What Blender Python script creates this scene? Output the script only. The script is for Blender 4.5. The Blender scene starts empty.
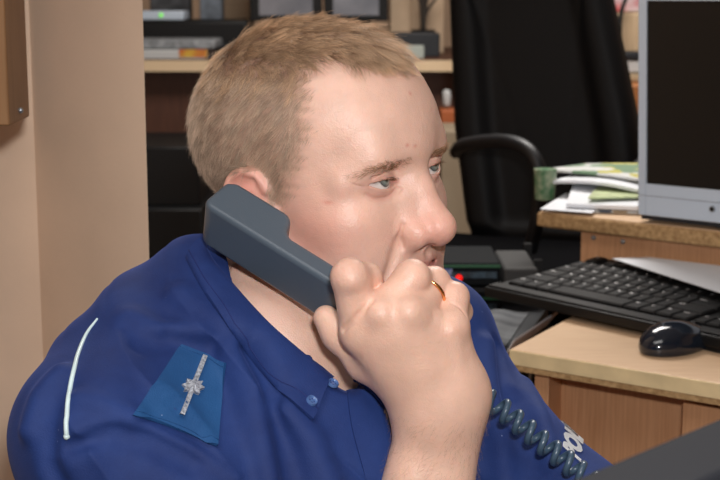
import bpy, bmesh, math, random
import numpy as np
from mathutils import Vector, Matrix

VOX = 0.0009
rng = np.random.default_rng(7)
random.seed(7)
SC = bpy.context.scene
COL = SC.collection

# ------------------------------------------------------------------ camera
CAM = np.array([0.0, 0.0, 1.20])
PITCH = math.radians(10.0)
FPX = 1400.0
FWD = np.array([0, math.cos(PITCH), -math.sin(PITCH)])
UPV = np.array([0, math.sin(PITCH), math.cos(PITCH)])
RGT = np.array([1.0, 0, 0])

def P(px, py, D):
    """world point at distance D (along the optical axis) seen at px, py"""
    return CAM + D * (FWD + RGT * (px - 360) / FPX - UPV * (py - 240) / FPX)

def PZ(px, py, z):
    """world point on the horizontal plane z"""
    d = FWD + RGT * (px - 360) / FPX - UPV * (py - 240) / FPX
    return CAM + d * ((z - CAM[2]) / d[2])

def proj(p):
    q = np.asarray(p) - CAM
    D = q @ FWD
    return 360 + FPX * (q @ RGT) / D, 240 - FPX * (q @ UPV) / D, D

def unit(v):
    v = np.asarray(v, float)
    return v / np.linalg.norm(v)

# ------------------------------------------------------------------ object helpers
def s2l(c):
    c = np.asarray(c, float) / 255.0
    return np.where(c <= 0.04045, c / 12.92, ((c + 0.055) / 1.055) ** 2.4)

def rgba(r, g, b):
    v = s2l([r, g, b])
    return (float(v[0]), float(v[1]), float(v[2]), 1.0)

def link(o, parent=None):
    COL.objects.link(o)
    if parent is not None:
        o.parent = parent
        o.matrix_parent_inverse = parent.matrix_world.inverted() if parent.type != 'EMPTY' or True else Matrix()
    return o

def mesh_obj(name, verts, faces, mat, parent=None, smooth=True):
    me = bpy.data.meshes.new(name)
    me.from_pydata([tuple(map(float, v)) for v in verts], [], [tuple(map(int, f)) for f in faces])
    me.update()
    if mat is not None:
        me.materials.append(mat)
    if smooth:
        me.shade_smooth()
    return link(bpy.data.objects.new(name, me), parent)

def fast_mesh(name, V, Q, mat, parent=None):
    me = bpy.data.meshes.new(name)
    me.vertices.add(len(V)); me.vertices.foreach_set('co', V.astype(np.float32).ravel())
    n = Q.shape[1]
    me.loops.add(Q.size); me.loops.foreach_set('vertex_index', Q.astype(np.int32).ravel())
    me.polygons.add(len(Q)); me.polygons.foreach_set('loop_start', np.arange(0, Q.size, n, dtype=np.int32))
    me.update(calc_edges=True); me.validate()
    me.shade_smooth()
    if mat is not None:
        me.materials.append(mat)
    return link(bpy.data.objects.new(name, me), parent)

def bm_obj(name, bm, mat, parent=None, smooth=False, bevel=0.0, segs=2, angle=40):
    me = bpy.data.meshes.new(name)
    bmesh.ops.recalc_face_normals(bm, faces=bm.faces)
    bm.to_mesh(me); bm.free()
    if mat is not None:
        me.materials.append(mat)
    o = link(bpy.data.objects.new(name, me), parent)
    if bevel > 0:
        m = o.modifiers.new('edge', 'BEVEL'); m.width = bevel; m.segments = segs
        m.limit_method = 'ANGLE'; m.angle_limit = math.radians(30)
    if smooth or bevel > 0:
        me.shade_smooth()
        try:
            me.set_sharp_from_angle(angle=math.radians(angle))
        except Exception:
            pass
    return o

def frame(origin, ax, ay, az=(0, 0, 1)):
    """4x4 from origin and three axes"""
    m = Matrix.Identity(4)
    for i, a in enumerate((ax, ay, az)):
        for k in range(3):
            m[k][i] = float(a[k])
    for k in range(3):
        m[k][3] = float(origin[k])
    return m

def box_bm(size, M=Matrix(), bm=None):
    """box from (0,0,0) to size in the frame M"""
    bm = bm or bmesh.new()
    x, y, z = size
    vs = [bm.verts.new(M @ Vector(c)) for c in
          [(0, 0, 0), (x, 0, 0), (x, y, 0), (0, y, 0), (0, 0, z), (x, 0, z), (x, y, z), (0, y, z)]]
    for f in [(0, 3, 2, 1), (4, 5, 6, 7), (0, 1, 5, 4), (1, 2, 6, 5), (2, 3, 7, 6), (3, 0, 4, 7)]:
        bm.faces.new([vs[i] for i in f])
    return bm

def prism_bm(poly, z0, z1, M=Matrix(), bm=None):
    bm = bm or bmesh.new()
    a = [bm.verts.new(M @ Vector((p[0], p[1], z0))) for p in poly]
    b = [bm.verts.new(M @ Vector((p[0], p[1], z1))) for p in poly]
    n = len(poly)
    bm.faces.new(a[::-1]); bm.faces.new(b)
    for i in range(n):
        bm.faces.new([a[i], a[(i + 1) % n], b[(i + 1) % n], b[i]])
    return bm

def catmull(pts, n):
    pts = np.asarray(pts, float)
    k = len(pts)
    ext = np.vstack([2 * pts[0] - pts[1], pts, 2 * pts[-1] - pts[-2]])
    out = []
    for t in np.linspace(0, k - 1, n):
        i = min(int(t), k - 2); u = t - i
        p0, p1, p2, p3 = ext[i:i + 4]
        out.append(0.5 * (2 * p1 + (p2 - p0) * u + (2 * p0 - 5 * p1 + 4 * p2 - p3) * u * u + (3 * p1 - p0 - 3 * p2 + p3) * u ** 3))
    return np.array(out)

def tube_mesh(pts, r, seg=8):
    """closed tube along pts (radius scalar or array); returns verts, faces"""
    pts = np.asarray(pts, float); n = len(pts)
    r = np.broadcast_to(np.asarray(r, float), (n,))
    T = np.gradient(pts, axis=0); T /= np.linalg.norm(T, axis=1)[:, None] + 1e-12
    nrm = np.cross(T[0], [0.3, 0.2, 1.0]); nrm /= np.linalg.norm(nrm)
    V = []; F = []
    for i in range(n):
        nrm = nrm - T[i] * (nrm @ T[i]); nrm /= np.linalg.norm(nrm)
        b = np.cross(T[i], nrm)
        for k in range(seg):
            a = 2 * math.pi * k / seg
            V.append(pts[i] + r[i] * (math.cos(a) * nrm + math.sin(a) * b))
    for i in range(n - 1):
        for k in range(seg):
            k2 = (k + 1) % seg
            F.append((i * seg + k, i * seg + k2, (i + 1) * seg + k2, (i + 1) * seg + k))
    F.append(tuple(range(seg))[::-1]); F.append(tuple((n - 1) * seg + k for k in range(seg)))
    return V, F

def thing(name, loc, label, cat, group=None):
    o = bpy.data.objects.new(name, None)
    o.empty_display_size = 0.02
    COL.objects.link(o)
    o.location = tuple(map(float, loc))
    bpy.context.view_layer.update()
    return tag(o, label, cat, group)

def tag(o, label=None, cat=None, group=None, kind=None):
    if label: o['label'] = label
    if cat: o['category'] = cat
    if group: o['group'] = group
    if kind: o['kind'] = kind
    return o

# ------------------------------------------------------------------ materials
def new_mat(name):
    m = bpy.data.materials.new(name); m.use_nodes = True
    nt = m.node_tree
    return m, nt, nt.nodes['Principled BSDF']

def simple(name, col, rough=0.5, metal=0.0, spec=0.5, noise=0.0, nscale=60, bump=0.0, bscale=300, coat=0.0, sheen=0.0, stretch=None, col2=None, emit=None, estr=0):
    m, nt, b = new_mat(name)
    b.inputs['Base Color'].default_value = rgba(*col)
    b.inputs['Roughness'].default_value = rough
    b.inputs['Metallic'].default_value = metal
    b.inputs['Specular IOR Level'].default_value = spec
    b.inputs['Coat Weight'].default_value = coat
    b.inputs['Sheen Weight'].default_value = sheen
    tc = nt.nodes.new('ShaderNodeTexCoord')
    mp = nt.nodes.new('ShaderNodeMapping'); nt.links.new(tc.outputs['Object'], mp.inputs[0])
    if stretch: mp.inputs['Scale'].default_value = stretch
    if noise > 0 or col2:
        n = nt.nodes.new('ShaderNodeTexNoise'); n.inputs['Scale'].default_value = nscale; n.inputs['Detail'].default_value = 5
        nt.links.new(mp.outputs[0], n.inputs['Vector'])
        mx = nt.nodes.new('ShaderNodeMix'); mx.data_type = 'RGBA'
        c2 = col2 or tuple(max(0, c * (1 - noise)) for c in col)
        mx.inputs['A'].default_value = rgba(*col); mx.inputs['B'].default_value = rgba(*c2)
        rp = nt.nodes.new('ShaderNodeMapRange'); rp.inputs['From Min'].default_value = 0.35; rp.inputs['From Max'].default_value = 0.68
        nt.links.new(n.outputs['Fac'], rp.inputs['Value']); nt.links.new(rp.outputs[0], mx.inputs['Factor'])
        nt.links.new(mx.outputs['Result'], b.inputs['Base Color'])
    if bump > 0:
        n2 = nt.nodes.new('ShaderNodeTexNoise'); n2.inputs['Scale'].default_value = bscale; n2.inputs['Detail'].default_value = 4
        nt.links.new(mp.outputs[0], n2.inputs['Vector'])
        bp = nt.nodes.new('ShaderNodeBump'); bp.inputs['Strength'].default_value = bump; bp.inputs['Distance'].default_value = 0.001
        nt.links.new(n2.outputs['Fac'], bp.inputs['Height']); nt.links.new(bp.outputs[0], b.inputs['Normal'])
    if emit:
        b.inputs['Emission Color'].default_value = rgba(*emit); b.inputs['Emission Strength'].default_value = estr
    return m

# ------------------------------------------------------------------ signed distance sculpting
def ell(p, c, r, rot=None):
    q = p - np.asarray(c, np.float32)
    if rot is not None:
        q = q @ rot
    r = np.asarray(r, np.float32)
    k0 = np.sqrt(((q / r) ** 2).sum(1)); k1 = np.sqrt(((q / (r * r)) ** 2).sum(1)) + 1e-9
    return k0 * (k0 - 1.0) / k1

def cap(p, a, b, ra, rb=None):
    rb = ra if rb is None else rb
    a = np.asarray(a, np.float32); b = np.asarray(b, np.float32)
    ba = b - a; pa = p - a
    h = np.clip((pa @ ba) / float(ba @ ba), 0, 1)
    return np.linalg.norm(pa - h[:, None] * ba, axis=1) - (ra + (rb - ra) * h)

def chain(p, pts, rads, k=0.0):
    d = None
    for i in range(len(pts) - 1):
        e = cap(p, pts[i], pts[i + 1], rads[i], rads[i + 1])
        d = e if d is None else (smin(d, e, k) if k > 0 else np.minimum(d, e))
    return d

def smin(a, b, k):
    h = np.maximum(k - np.abs(a - b), 0) / k
    return np.minimum(a, b) - h * h * k * 0.25

def smax(a, b, k):
    return -smin(-a, -b, k)

def ssub(a, b, k):
    return smax(a, -b, k)

def batched(fn, p, n=60000):
    from concurrent.futures import ThreadPoolExecutor
    ch = [p[i:i + n] for i in range(0, len(p), n)]
    with ThreadPoolExecutor(4) as ex:
        return np.concatenate(list(ex.map(lambda q: fn(q.astype(np.float32)), ch)))

def surface_nets(fn, lo, hi, h):
    """surface nets on a sparse lattice; fn(Nx3) -> distance; returns verts, quads (outward)"""
    lo = np.asarray(lo, float); hi = np.asarray(hi, float)
    L = 16
    nb = np.ceil((hi - lo) / (L * h)).astype(int)
    c = np.stack(np.meshgrid(*[np.arange(n) for n in nb], indexing='ij'), -1).reshape(-1, 3)
    d = batched(fn, lo + (c + 0.5) * L * h)
    c = c[np.abs(d) < 0.87 * L * h * 1.35 + 0.003]
    sub = np.stack(np.meshgrid(*[np.arange(4)] * 3, indexing='ij'), -1).reshape(-1, 3)
    c = (c[:, None] * 4 + sub[None]).reshape(-1, 3)
    d = batched(fn, lo + (c + 0.5) * 4 * h)
    c = c[np.abs(d) < 0.87 * 4 * h * 1.45 + 0.0008]
    S = np.int64(1 << 12); st = np.array([S * S, S, 1], np.int64)
    sub = np.stack(np.meshgrid(*[np.arange(-1, 6)] * 3, indexing='ij'), -1).reshape(-1, 3)
    kc = ((c * 4 + 4) @ st)
    so = sub @ st
    keys = np.unique((kc[:, None] + so[None]).ravel())
    def pos(k):
        x = k // (S * S); y = (k // S) % S; z = k % S
        return lo + (np.stack([x, y, z], 1) - 4) * h
    d = np.empty(len(keys), np.float32)
    # order by coarse blocks so that a batch is compact in space
    x = keys // (S * S) // 32; y = (keys // S) % S // 32; z = keys % S // 32
    od = np.argsort((x * 4096 + y) * 4096 + z, kind='stable')
    d[od] = batched(fn, pos(keys[od]).astype(np.float32))
    ck = []; cp = []; qs = []
    for ax in range(3):
        o1, o2 = [(1, 2), (2, 0), (0, 1)][ax]
        nk = keys + st[ax]
        j = np.searchsorted(keys, nk); j[j >= len(keys)] = 0
        ok = (keys[j] == nk) & ((d < 0) != (d[j] < 0))
        i = np.nonzero(ok)[0]; j = j[i]
        t = d[i] / (d[i] - d[j])
        pp = pos(keys[i]); pp[:, ax] += t * h
        q = []
        for du, dv in ((-1, -1), (0, -1), (0, 0), (-1, 0)):
            k = keys[i] + du * st[o1] + dv * st[o2]
            ck.append(k); cp.append(pp); q.append(k)
        q = np.stack(q, 1); fl = d[i] >= 0
        q[fl] = q[fl][:, ::-1]
        qs.append(q)
    ck = np.concatenate(ck); cp = np.concatenate(cp); qs = np.concatenate(qs)
    uk, inv, cnt = np.unique(ck, return_inverse=True, return_counts=True)
    V = np.stack([np.bincount(inv, cp[:, a], len(uk)) for a in range(3)], 1) / cnt[:, None]
    return V, np.searchsorted(uk, qs)

def normals_of(fn, p, e=0.0006):
    p = np.asarray(p, np.float32); out = np.zeros((len(p), 3))
    for a in range(3):
        d = np.zeros(3, np.float32); d[a] = e
        out[:, a] = fn(p + d) - fn(p - d)
    return out / (np.linalg.norm(out, axis=1)[:, None] + 1e-12)

def trace(fn, px, py, D0=0.85, D1=1.5):
    """first hit of camera rays with the surface fn"""
    px = np.atleast_1d(np.asarray(px, float)); py = np.atleast_1d(np.asarray(py, float))
    d = FWD[None] + RGT[None] * ((px - 360) / FPX)[:, None] - UPV[None] * ((py - 240) / FPX)[:, None]
    ln = np.linalg.norm(d, axis=1)
    t = np.full(len(px), D0)
    for _ in range(90):
        q = (CAM + d * t[:, None]).astype(np.float32)
        s = fn(q)
        t = np.minimum(t + s * 0.7 / ln, D1)
    return CAM + d * t[:, None]
# ================================================================== THE FIGURE
# head frame: f = forward (face), l = his left, u = up
TH = math.radians(37)
HF = np.array([math.cos(TH), -math.sin(TH), 0.0])
HL = np.array([math.sin(TH), math.cos(TH), 0.0])
HU = np.array([0, 0, 1.0])
_pt, _rl = math.radians(2.0), math.radians(4.5)   # chin lifted, head tipped to his right
HF, HU = HF * math.cos(_pt) + HU * math.sin(_pt), HU * math.cos(_pt) - HF * math.sin(_pt)
HL, HU = HL * math.cos(_rl) + HU * math.sin(_rl), HU * math.cos(_rl) - HL * math.sin(_rl)
HSC = 1.025
HR = np.stack([HF, HL, HU])                      # rows: axes
EYE = np.array([0.0775, 0.0320, 0.0])            # eyeball centre (left; the right mirrors l)
EYE_R = 0.0122
_tgt = P(386, 181, 1.045)
H0 = _tgt - (np.array([0.0890, -0.0325, 0.001]) @ HR) * HSC

def to_head(p):
    return ((p - H0) @ HR.T / HSC).astype(np.float32)
def from_head(q):
    return np.asarray(q) @ HR * HSC + H0

def almond(f, l, u, s):
    """vertical opening of the lids: half height and middle, over lateral offset s-EYE.l"""
    x = (s - EYE[1]) / 0.0145
    return x

def head_local(p, smooth_scalp=False):
    f, l, u = p[:, 0], p[:, 1], p[:, 2]
    s = np.sqrt(l * l + 1e-8)
    q = np.stack([f, s, u], 1)
    qf = np.stack([f, np.sqrt(l * l + 1.0e-4), u], 1)      # rounder across the middle of the brow
    d = ell(q, (-0.0095, 0, 0.034), (0.096, 0.0765, 0.0785))
    d = smin(d, ell(q, (0.036, 0, 0.043), (0.057, 0.062, 0.053)), 0.03)
    d = smin(d, ell(q, (0.030, 0, -0.020), (0.060, 0.066, 0.060)), 0.03)
    # mid face and muzzle
    d = smin(d, ell(q, (0.055, 0, -0.050), (0.040, 0.046, 0.058)), 0.025)
    d = smin(d, ell(q, (0.0655, 0, -0.070), (0.0270, 0.037, 0.032)), 0.018)
    # cheek bones, cheeks, jaw, chin
    d = smin(d, ell(q, (0.055, 0.045, -0.028), (0.026, 0.021, 0.019)), 0.022)
    d = smin(d, ell(q, (0.046, 0.040, -0.062), (0.034, 0.022, 0.034)), 0.025)
    d = smin(d, cap(q, (0.002, 0.052, -0.066), (0.078, 0.014, -0.100), 0.017, 0.016), 0.025)
    d = smin(d, ell(q, (0.083, 0, -0.101), (0.018, 0.022, 0.017)), 0.016)
    d = smin(d, ell(q, (0.030, 0, -0.100), (0.055, 0.045, 0.026)), 0.03)
    # brow ridge
    d = smin(d, cap(qf, (0.0880, 0.010, 0.0175), (0.0815, 0.036, 0.0165), 0.0088, 0.0088), 0.016)
    d = smin(d, cap(q, (0.0815, 0.036, 0.0170), (0.066, 0.053, 0.004), 0.0085, 0.007), 0.016)
    d = smin(d, ell(q, (0.086, 0, 0.024), (0.013, 0.016, 0.020)), 0.014)
    # orbits
    d = ssub(d, ell(q, (0.102, 0.0320, -0.0005), (0.0155, 0.0165, 0.0090)), 0.010)
    d = ssub(d, ell(q, (0.103, 0.0195, 0.002), (0.0125, 0.008, 0.009)), 0.010)
    # nose
    n = cap(q, (0.0870, 0, 0.012), (0.0965, 0, -0.010), 0.0085, 0.0088)
    n = smin(n, cap(q, (0.0965, 0, -0.010), (0.1105, 0, -0.036), 0.0088, 0.0108), 0.008)
    n = smin(n, ell(q, (0.1090, 0, -0.0410), (0.0138, 0.0130, 0.0115)), 0.008)
    n = smin(n, cap(q, (0.082, 0.010, 0.002), (0.093, 0.0145, -0.036), 0.007, 0.010), 0.014)
    n = smin(n, ell(q, (0.0965, 0.0165, -0.0435), (0.0130, 0.0075, 0.0105)), 0.007)
    n = smin(n, cap(q, (0.110, 0, -0.046), (0.096, 0, -0.051), 0.0050, 0.005), 0.006)
    d = smin(d, n, 0.007)
    d = ssub(d, ell(q, (0.1050, 0.0080, -0.0535), (0.0075, 0.0034, 0.0040)), 0.0025)
    # nasolabial fold
    d = ssub(d, chain(q, [(0.0925, 0.0275, -0.046), (0.0905, 0.0330, -0.058), (0.0850, 0.0400, -0.076)], [0.0002, 0.0006, 0.0002]), 0.0090)
    d = ssub(d, chain(q, [(0.0955, 0.0245, -0.033), (0.0925, 0.0262, -0.042), (0.0935, 0.0240, -0.050)], [0.0002, 0.0004, 0.0002]), 0.004)
    d = smin(d, ell(qf, (0.067, 0.017, 0.034), (0.026, 0.030, 0.022)), 0.02)
    # lips
    lu = chain(q, [(0.0950, 0.0, -0.0645), (0.0920, 0.011, -0.0650), (0.0805, 0.0245, -0.0695)], [0.0042, 0.0040, 0.0018])
    ll = chain(q, [(0.0935, 0.0, -0.0745), (0.0905, 0.010, -0.0740), (0.0805, 0.0230, -0.0710)], [0.0052, 0.0048, 0.0018])
    d = smin(d, lu, 0.005); d = smin(d, ll, 0.005)
    d = ssub(d, chain(q, [(0.1010, 0, -0.0692), (0.0955, 0.012, -0.0690), (0.0835, 0.0265, -0.0705)], [0.0013, 0.0013, 0.0013]), 0.003)
    d = ssub(d, cap(q, (0.1045, 0, -0.055), (0.1005, 0, -0.061), 0.0022), 0.005)
    # lids over the eyeball, and the slit between them
    e = q - EYE.astype(np.float32)
    lid = np.linalg.norm(e, axis=1) - 0.0138
    d = smin(d, lid, 0.005)
    x = e[:, 1] / 0.0148
    x2 = np.clip(1 - x * x, 0, 1)
    top = 0.0029 * x2 ** 0.75 - 0.0010 + 0.0012 * x
    bot = -0.0044 * x2 - 0.0006 + 0.0012 * x
    slit = np.maximum(np.maximum(e[:, 2] - top, bot - e[:, 2]) * 0.85, np.abs(e[:, 1]) - 0.0142)
    slit = np.maximum(slit, 0.004 - e[:, 0])
    d = ssub(d, slit, 0.0010)
    # crease above, bag below
    cr = chain(q, [tuple(EYE + (0.0128, -0.011, 0.0056)), tuple(EYE + (0.0130, 0.0, 0.0092)), tuple(EYE + (0.0075, 0.0125, 0.0062))], [0.0006, 0.0008, 0.0005])
    d = ssub(d, cr, 0.0035)
    cr = chain(q, [tuple(EYE + (0.0135, -0.0125, -0.0075)), tuple(EYE + (0.0135, -0.003, -0.0125)), tuple(EYE + (0.0085, 0.0125, -0.0105))], [0.0004, 0.0006, 0.0004])
    d = ssub(d, cr, 0.004)
    # back of the eye stays hollow only as far as the ball: fill with the ball itself
    # ears
    er = q - np.array([0.000, 0.0765, -0.016], np.float32)
    ca, sa = math.cos(0.42), math.sin(0.42)          # stands off the skull
    cb, sb = math.cos(0.18), math.sin(0.18)          # leans back
    ef = er[:, 0] * ca + er[:, 1] * sa * -1; el = er[:, 0] * sa + er[:, 1] * ca
    ef2 = ef * cb + er[:, 2] * sb; eu = -ef * sb + er[:, 2] * cb
    E = np.stack([ef2, el, eu], 1)
    plate = ell(E, (-0.004, 0, 0.0), (0.0175, 0.0045, 0.031))
    plate = smin(plate, ell(E, (0.000, 0.0, -0.026), (0.009, 0.0045, 0.010)), 0.006)
    a = np.linspace(-0.4, 4.3, 16)
    rim = [(-0.004 + 0.0165 * math.sin(t - 0.9) * -1, 0.0025, 0.006 + 0.024 * math.cos(t - 0.9)) for t in a]
    rimd = chain(E, rim, [0.0030] * 16)
    plate = smin(plate, rimd, 0.004)
    plate = ssub(plate, ell(E, (0.000, 0.0055, -0.004), (0.0085, 0.0055, 0.012)), 0.004)
    plate = ssub(plate, chain(E, [(0.004, 0.0045, 0.021), (-0.008, 0.0045, 0.020), (-0.0145, 0.0045, 0.006)], [0.0015, 0.0020, 0.0015]), 0.004)
    plate = smin(plate, cap(E, (0.012, 0.000, -0.006), (0.011, 0.001, -0.012), 0.004), 0.005)
    d = smin(d, plate, 0.007)
    return d

# ---- skeleton (world space)
NB = P(262, 338, 1.105)                     # base of the neck
SR = P(108, 452, 1.00)                      # shoulder joints
SL = P(432, 392, 1.165)
LAT = unit(SL - SR)                         # towards his left
CH = unit(np.cross(LAT, [0, 0, 1.0]))       # chest direction
if CH[1] > 0: CH = -CH
MID = (SR + SL) / 2
ER = P(385, 705, 1.00)                      # right elbow
WR = P(441, 420, 0.994)                     # right wrist
EL = P(596, 566, 1.055)                     # left elbow
WL = EL + np.array([0.20, -0.06, -0.09])

# ---- handset frame: edge nearest the camera, towards the mouth, inwards, across
e0, e1 = P(214, 210, 1.022), P(345, 292, 0.982)
ax_ = unit(e1 - e0)
n2_ = unit(np.array([.52, 0, .86])); n2_ = unit(n2_ - ax_ * (n2_ @ ax_)); vv = np.cross(ax_, n2_)
if vv[1] < 0: vv = -vv
al = math.radians(50)
inn = n2_ * math.cos(al) + vv * math.sin(al); wid = -n2_ * math.sin(al) + vv * math.cos(al)
hw = 0.041
def grip_fn(p):
    q = p - e0
    x, y, z = q @ ax_ , q @ inn, q @ wid
    th = np.where(x > .133, .0245, .0160)
    dx = np.maximum(.06 - x, x - .1732); dy = np.maximum(.0008 - y, y - th); dz = np.maximum(.0008 - z, z - hw + .0008)
    return np.maximum(np.maximum(dx, dy), dz)

# ---- right hand on the handset
J = dict(
    im=P(362, 332, 0.970), ip=P(349.5, 277, 0.954), idp=P(367, 278, 0.972), it=P(374, 288, 0.981),
    mm=P(383, 316, 0.961), mp=P(412, 277.5, 0.966), md=P(424, 284, 0.985), mt=P(414, 300, 1.000),
    rm=P(412, 316, 0.960), rp=P(434, 283, 0.986), rd=P(444, 292, 1.000), rt=P(430, 308, 1.005),
    lm=P(451, 327, 0.972), lp=P(454, 297, 0.984), ld=P(460, 312, 1.005), lt=P(448, 322, 1.008),
    tc=P(425, 392, 0.994), tm=P(366, 362, 0.992), ti=P(339, 334, 0.996), tt=P(326, 318, 0.999),
)
def hand_fn(p):
    c0, c1, c2 = P(422, 397, 0.990), P(443, 398, 0.990), P(461, 394, 0.993)
    d = cap(p, c0, J['im'], 0.019, 0.0150)
    d = smin(d, cap(p, c0, J['mm'], 0.019, 0.0145), 0.02)
    d = smin(d, cap(p, c1, J['rm'], 0.019, 0.0140), 0.02)
    d = smin(d, cap(p, c2, J['lm'], 0.0165, 0.0120), 0.02)
    d = smin(d, cap(p, (c0 + c1) / 2, (J['mm'] + J['rm']) / 2 + np.array([0, 0.006, -0.012]), 0.021, 0.019), 0.015)
    # thumb side
    th = chain(p, [J['tc'], J['tm'], J['ti'], J['tt']], [0.019, 0.0130, 0.0112, 0.0092], 0.008)
    d = smin(d, th, 0.010)
    # knuckles
    for k, r, q in (('im', 0.0100, 0), ('mm', 0.0086, 1), ('rm', 0.0084, 1), ('lm', 0.0090, 0)):
        c = J[k] + np.array([-0.002 * q, -0.0055 * q - 0.002, 0.005 * q])
        d = smin(d, np.linalg.norm(p - c.astype(np.float32), axis=1) - r, 0.009)
    for k, c in (('mm', c0), ('rm', c1), ('lm', c2)):
        o = np.array([0, -0.0128, 0.0])
        d = smin(d, cap(p, J[k] + o * .8, c * .75 + J[k] * .25 + o * 1.25, 0.0022, 0.0020), 0.007)
    # fingers
    for n, rr in (('i', (0.0145, 0.0124, 0.0100, 0.0088)), ('m', (0.0148, 0.0121, 0.0105, 0.0085)),
                  ('r', (0.0138, 0.0112, 0.0095, 0.008)), ('l', (0.0120, 0.0102, 0.0085, 0.0075))):
        pts = [J[n + 'm'], J[n + 'p'], J[n + ('dp' if n == 'i' else 'd')], J[n + 't']]
        fd = chain(p, pts, rr, 0.004)
        d = smin(d, fd, 0.0035 if n != 'i' else 0.005)
    return np.maximum(d, -grip_fn(p))     # flesh gives way to the plastic it holds

def arm_fn(p):
    # forearm: two bones side by side give the flat wrist
    side = np.array([1.0, 0.1, 0.0]) * 0.0110
    a = WR - side + np.array([0, 0, 0]); b = WR + side
    ee = ER
    d = cap(p, a, ee - side * 1.3, 0.0190, 0.032)
    d = smin(d, cap(p, b, ee + side * 1.3, 0.0185, 0.032), 0.015)
    d = smin(d, cap(p, WR, P(448, 392, 0.99), 0.0215, 0.021), 0.02)
    d = smin(d, np.linalg.norm(p - P(463, 388, .99).astype(np.float32), axis=1) - .0125, 0.015)
    d = smin(d, cap(p, ee, SR, 0.040, 0.040), 0.03)
    return d

def neck_fn(p):
    hb = from_head([-0.022, 0, -0.045])
    d = cap(p, hb, NB + np.array([0, 0, -0.03]), 0.059, 0.070)
    d = smin(d, cap(p, from_head([0.030, 0, -0.095]), NB + CH * 0.03, 0.045, 0.050), 0.03)
    # soft fold under the jaw
    return d

def core_fn(p):
    d = cap(p, NB + np.array([0, 0, -.05]), MID + np.array([0, 0, -0.42]), 0.075, 0.10)
    d = smin(d, cap(p, SR, SL, 0.038), 0.05)
    d = smin(d, cap(p, SL, EL, 0.050, 0.040), 0.03)
    d = smin(d, cap(p, EL, WL, 0.038, 0.025), 0.02)
    # left hand, beyond the frame
    w = unit(WL - EL); s = unit(np.cross(w, [0, 0, 1]))
    for i, o in enumerate((-0.030, -0.011, 0.009, 0.028)):
        k = WL + w * 0.085 + s * o
        d = smin(d, cap(p, WL, k, 0.018, 0.012), 0.012)
        d = smin(d, chain(p, [k, k + w * 0.045 + np.array([0, 0, -.004]), k + w * 0.085 + np.array([0, 0, -.02])], [0.0105, 0.0095, 0.0075]), 0.004)
    d = smin(d, chain(p, [WL, WL + w * 0.045 - s * 0.04, WL + w * 0.085 - s * 0.055], [0.016, 0.012, 0.009]), 0.01)
    return d

HC = from_head([0.0, 0, 0.0])
HANDC = P(415, 340, 0.98)
def gated(fn, c, R, p):
    """evaluate fn only within R of c; elsewhere a safe bound"""
    dist = np.linalg.norm(p - np.asarray(c, np.float32), axis=1)
    out = (dist - R + 0.05).astype(np.float32)
    m = dist < R + 0.0
    if m.any():
        out[m] = fn(p[m])
    return out

def head_world(p):
    return head_local(to_head(p)) * HSC

def skin_fn(p):
    p = p.astype(np.float32)
    d = smin(smin(neck_fn(p), core_fn(p), 0.03), gated(head_world, HC, 0.19, p), 0.022)
    d2 = smin(arm_fn(p), gated(hand_fn, HANDC, 0.125, p), 0.016)
    # the arm joins the trunk only at the shoulder
    w = np.linalg.norm(p - SR.astype(np.float32), axis=1) < 0.10
    return np.where(w, smin(d, d2, 0.03), np.minimum(d, d2))

GROOVES = []
_skin0 = skin_fn
def skin_fn(p):
    d = _skin0(p)
    for pts, r, k in GROOVES:
        c = pts.mean(0).astype(np.float32)
        m = (np.linalg.norm(p - c, axis=1) < np.linalg.norm(pts - c, axis=1).max() + 0.012) & (np.abs(d) < .01)
        if m.any():
            d[m] = ssub(d[m], chain(p[m].astype(np.float32), pts, [r] * len(pts)), k)
    return d
for px, r, k in [
    ([(343, 330), (353, 321), (363, 311), (372, 302)], .0013, .0036),
    ([(340, 268), (347, 271), (355, 268)], .0003, .0018),
    ([(366, 195), (374, 199), (386, 198), (396, 190)], .0003, .0028),
    ([(452, 303), (460, 308), (467, 317)], .0002, .0020),
    ([(352, 184), (358, 186), (364, 187)], .0002, .0016),
]:
    t_ = trace(_skin0, [a for a, b in px], [b for a, b in px])
    GROOVES.append((t_, r, k))

BUMPS = []
_skin1 = skin_fn
def skin_fn(p):
    d = _skin1(p)
    for c, r, k in BUMPS:
        m = np.linalg.norm(p - c.astype(np.float32), axis=1) < r + .02
        if m.any():
            d[m] = smin(d[m], np.linalg.norm(p[m] - c.astype(np.float32), axis=1) - r, k)
    return d
for px, r, k, o in [((378, 313), .0070, .0045, .0070), ((410, 309), .0070, .0045, .0070), ((438, 314), .0062, .0040, .0062), ((349, 272), .0085, .004, .0086)]:
    t_ = trace(_skin1, [px[0]], [px[1]]); n_ = normals_of(_skin1, t_)
    BUMPS.append(((t_ - n_ * o)[0], r, k))
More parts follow.
